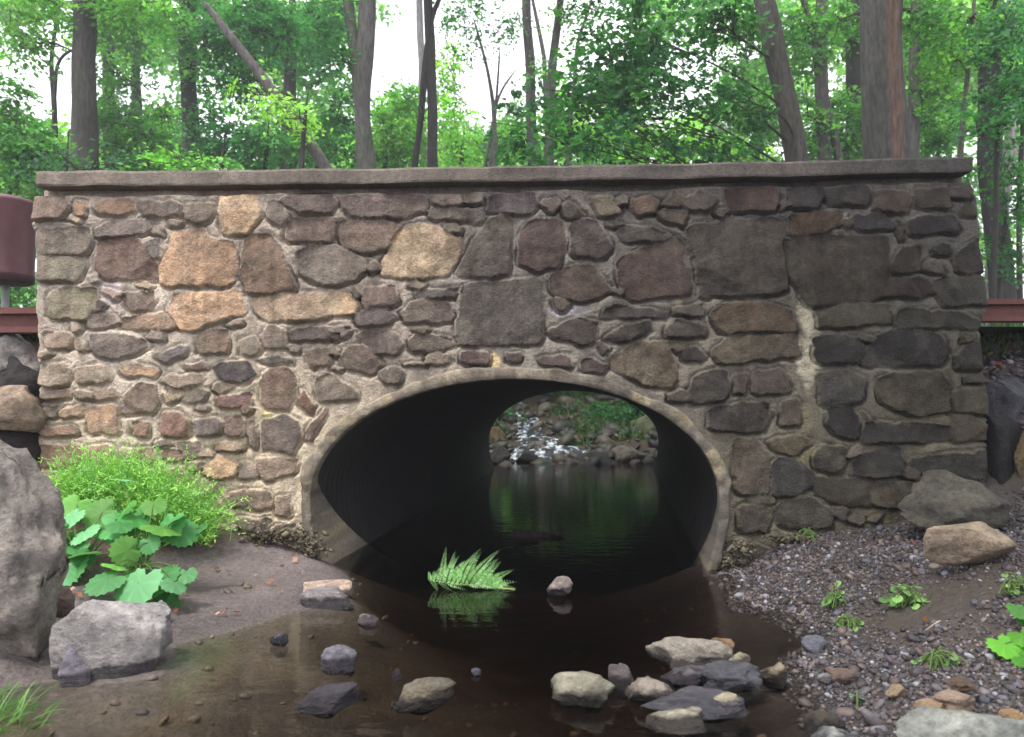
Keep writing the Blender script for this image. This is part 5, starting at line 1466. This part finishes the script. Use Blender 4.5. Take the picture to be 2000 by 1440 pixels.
rel = (loc_ @ np.array([vd_[1], -vd_[0]])) / .25
facing = loc_ @ vd_ < .06
strip_ = fr_ & (rel + .08 * fbm(co[:, 2] * 3, co[:, 2] * 0, seed=3, o=3) > .22) & (rel < .80) & facing
ca[strip_, :3] = s2l((104, 84, 74)) * (1 + .25 * fbm(co[strip_, 0] * 30, co[strip_, 1] * 9, co[strip_, 2] * 2.5, seed=4, o=3))[:, None]
edge = fr_ & (rel >= .80) & facing & (vn(co[:, 2] * 2.2, co[:, 2] * 0, seed=8) > -.3)
ca[edge, :3] = s2l((56, 44, 42))
at.data.foreach_set('color', ca.ravel())
tree('tree', 'straight grey trunk just right of the great trunk', [[(1790, 10, 18), (1787, 150, 20), (1784, 310, 22)]], 13, 120, [(1830, 60, 60, 60), (1810, 180, 36, 50)], 'mid', .085, 1.5, col=(112, 102, 100))
tree('sapling', 'slender curved sapling behind the right end of the coping', [[(1898, 20, 8), (1890, 110, 9), (1882, 180, 10), (1877, 310, 12)]], 10, 121, [(1900, 40, 50, 40), (1860, 120, 40, 40)], 'bright', .075, 1.0, cat='sapling', top=.8, col=(150, 136, 124), moss=.1)
tree('tree', 'dark trunk at the right edge behind hanging leaves', [[(1936, -10, 36), (1936, 130, 40), (1934, 310, 42), (1940, 380, 44)]], 12, 122, [(1960, 50, 60, 70), (1975, 160, 50, 40)], 'teal', .085, 1.6, col=(60, 52, 56), moss=.1)
tree('tree', 'pale leaning trunk seen beyond the right wall end', [[(1972, 300, 26), (1955, 400, 28), (1940, 560, 34)]], 14, 123, [(1985, 360, 40, 50), (1960, 440, 30, 30)], 'bright', .08, .8, col=(186, 172, 172), moss=0, top=1.0)
tree('tree', 'thin dark stem at the far right beyond the rail', [[(1992, 330, 9), (1990, 450, 10), (1990, 570, 11)]], 12, 124, [(1990, 500, 26, 40)], 'lime', .07, .6, col=(70, 62, 60), top=1.5)
# --- young trees and shrubs filling the understory
def shrub(label, d, blobs, cols, seed, leaf=.08, cover=2.0, spray=.3, name='young_tree', cat='young tree'):
    bx0 = min(blobs, key=lambda b: -b[1])
    px, py = bx0[0], bx0[1]
    tree(name, label, [[(px + 3, py - bx0[3] * .3, 7), (px, py + 20, 9), (px - 2, max(py + 60, 340), 10)]], d, seed, blobs, cols, leaf, cover, spray, cat=cat, top=.4, col=(86, 76, 66))
shrub('dense green young tree at the left edge of the wood', 9.5, [(30, 270, 80, 70), (-10, 190, 60, 60), (80, 300, 60, 40), (20, 370, 50, 60)], 'mid', 201, .075, 1.7)
shrub('low green shrub behind the left coping corner', 9, [(130, 325, 80, 22), (230, 322, 80, 20)], 'dark', 202, .07, 1.6, name='shrub', cat='shrub')
shrub('bushy young tree between the slim trunks on the left', 13, [(240, 255, 60, 60), (290, 290, 70, 40), (215, 140, 30, 40), (330, 225, 26, 30)], 'mid', 203, .08, 1.4)
shrub('leafy young tree behind the leaning dead trunk', 12.5, [(450, 60, 80, 60), (530, 40, 80, 50), (470, 150, 60, 50), (430, 260, 70, 60), (520, 290, 80, 40)], 'teal', 204, .085, 2.0)
shrub('young tree with bright sprays hanging over the leaning dead trunk', 10.5, [(540, 205, 60, 14), (590, 235, 40, 14), (500, 185, 50, 12)], 'lime', 205, .07, 1.7)
shrub('soft green shrub left of the pale forked trunk', 13.5, [(640, 270, 60, 50), (590, 300, 60, 30), (660, 220, 30, 40)], 'teal', 206, .08, 1.5, name='shrub', cat='shrub')
shrub('low sunlit shrub above the middle of the left coping', 9, [(340, 322, 70, 20), (430, 325, 60, 16)], 'bright', 207, .07, 1.6, name='shrub', cat='shrub')
shrub('bright green shrub between the forked trunk and the dark slender trunk', 17, [(775, 270, 56, 60), (790, 200, 40, 50), (750, 300, 50, 34), (740, 240, 20, 40)], 'bright', 208, .09, 1.8, name='shrub', cat='shrub')
shrub('yellow-green young tree right of the dark slender trunk', 19, [(880, 240, 40, 60), (900, 290, 50, 40), (870, 170, 30, 40), (885, 110, 22, 40)], 'lime', 209, .09, 1.6)
shrub('round pale shrub at the foot of the bare sapling', 20, [(955, 290, 40, 40), (990, 260, 40, 50), (1010, 210, 26, 30)], 'bright', 210, .09, 1.5, name='shrub', cat='shrub')
shrub('sunlit shrub glowing behind the dark maple leaves', 18, [(1180, 240, 110, 90), (1330, 260, 60, 60), (1420, 290, 60, 30), (1100, 200, 40, 60)], 'lime', 211, .10, 1.6, name='shrub', cat='shrub')
shrub('young tree behind the leaning scarred trunk', 15, [(1480, 260, 60, 70), (1420, 130, 40, 30), (1460, 60, 40, 40), (1540, 120, 40, 60)], 'mid', 212, .09, 1.5)
shrub('dense shrub between the slim grey trunk and the great trunk', 15, [(1645, 230, 44, 80), (1650, 290, 50, 30), (1590, 290, 40, 30)], 'mid', 213, .09, 2.0, name='shrub', cat='shrub')
shrub('bushy young tree right of the great trunk', 14, [(1830, 200, 44, 70), (1820, 280, 50, 36), (1850, 110, 44, 50), (1770, 290, 26, 20)], 'mid', 214, .085, 2.0)
shrub('young tree with hanging leaves in the top right corner', 9.5, [(1975, 60, 60, 70), (1985, 190, 50, 60), (1950, 250, 40, 40), (1920, 200, 26, 40)], 'teal', 215, .075, 1.5)
shrub('leafy bush beyond the right wall end above the rail', 10, [(1965, 330, 40, 40), (1985, 400, 36, 40), (1955, 470, 26, 50)], 'dark', 216, .075, 1.3, name='shrub', cat='shrub')
shrub('low bush behind the litter bin', 9.5, [(10, 590, 50, 26), (50, 570, 30, 24), (30, 480, 40, 60)], 'mid', 217, .07, 1.5, name='shrub', cat='shrub')
# --- the far wood, one mass
fb_ = []
r = np.random.default_rng(3)
def fill(px0, px1, py0, py1, n, d0, d1, rx, ry):
    for k in range(n):
        d = r.uniform(d0, d1)
        fb_.append(pblob(r.uniform(px0, px1), r.uniform(py0, py1), rx * r.uniform(.6, 1.3), ry * r.uniform(.6, 1.3), d))
fill(-80, 700, 220, 420, 26, 24, 40, 90, 60)
fill(-60, 90, -20, 60, 4, 24, 34, 60, 40)
fill(200, 690, -30, 200, 20, 22, 38, 70, 45)
fill(690, 960, 265, 420, 9, 26, 40, 80, 40)
fill(740, 840, 190, 260, 2, 30, 36, 40, 50)
fill(960, 1130, 230, 420, 7, 26, 40, 70, 50)
fill(1120, 1460, 150, 420, 16, 24, 40, 80, 50)
fill(1200, 1480, -40, 60, 7, 22, 34, 60, 45)
fill(1460, 2080, -40, 420, 52, 22, 40, 80, 60)
fill(-100, 2100, 430, 640, 26, 26, 44, 120, 60)
fill(850, 1600, 330, 700, 26, 17, 22, 90, 60)
fill(960, 1400, 470, 690, 40, 14, 19, 80, 50)
fill(-60, 720, 270, 360, 24, 16, 24, 70, 40)
fill(700, 1500, 290, 360, 16, 16, 24, 60, 24)
v, f, k = leaves_in(fb_, 77, .24, 1.5, np.concatenate([GREEN['bright'], GREEN['lime'], GREEN['mid']]), .7)
tag(mesh_np('far_woods', v, [f], M['leaf'], col=k, smooth=False), 'far green woods behind the nearer trees', None, None, 'stuff')

# --- low leafy cover on the bank beyond the culvert
r = np.random.default_rng(91)
cb = []
for q in range(60):
    cx_, cy_ = r.uniform(-1.2, 3.6), r.uniform(8.3, 13.5)
    if abs(cx_ - (OCX + SKEW * min(cy_, 9) - .55 - .12 * (cy_ - 6.5))) < .5 and cy_ < 10.5: continue
    cb.append(((cx_, cy_, ztop_ground(cx_, cy_) + .08), (.38, .38, r.uniform(.10, .24))))
v, f, k = leaves_in(cb, 93, .07, 1.2, np.concatenate([GREEN['dark'], GREEN['teal']]) * .8, .2)
tag(mesh_np('bank_ground_cover', v, [f], M['leaf'], col=k, smooth=False), 'low leafy plants covering the bank beyond the culvert', None, None, 'stuff')
# --- air : pale haze between the trees
hm = bpy.data.materials.new('haze'); hm.use_nodes = True
hn = hm.node_tree; hn.nodes.remove(hn.nodes['Principled BSDF'])
pv = hn.nodes.new('ShaderNodeVolumePrincipled')
pv.inputs['Color'].default_value = (.93, .96, 1, 1); pv.inputs['Density'].default_value = .003; pv.inputs['Anisotropy'].default_value = .2
hn.links.new(pv.outputs[0], hn.nodes['Material Output'].inputs['Volume'])
v, f = box_np(-125, 125, -66, 176, -2.0, 26.0)
tag(mesh_np('haze', v, [f], hm, smooth=False), 'thin pale haze in the woodland air', None, None, 'stuff')
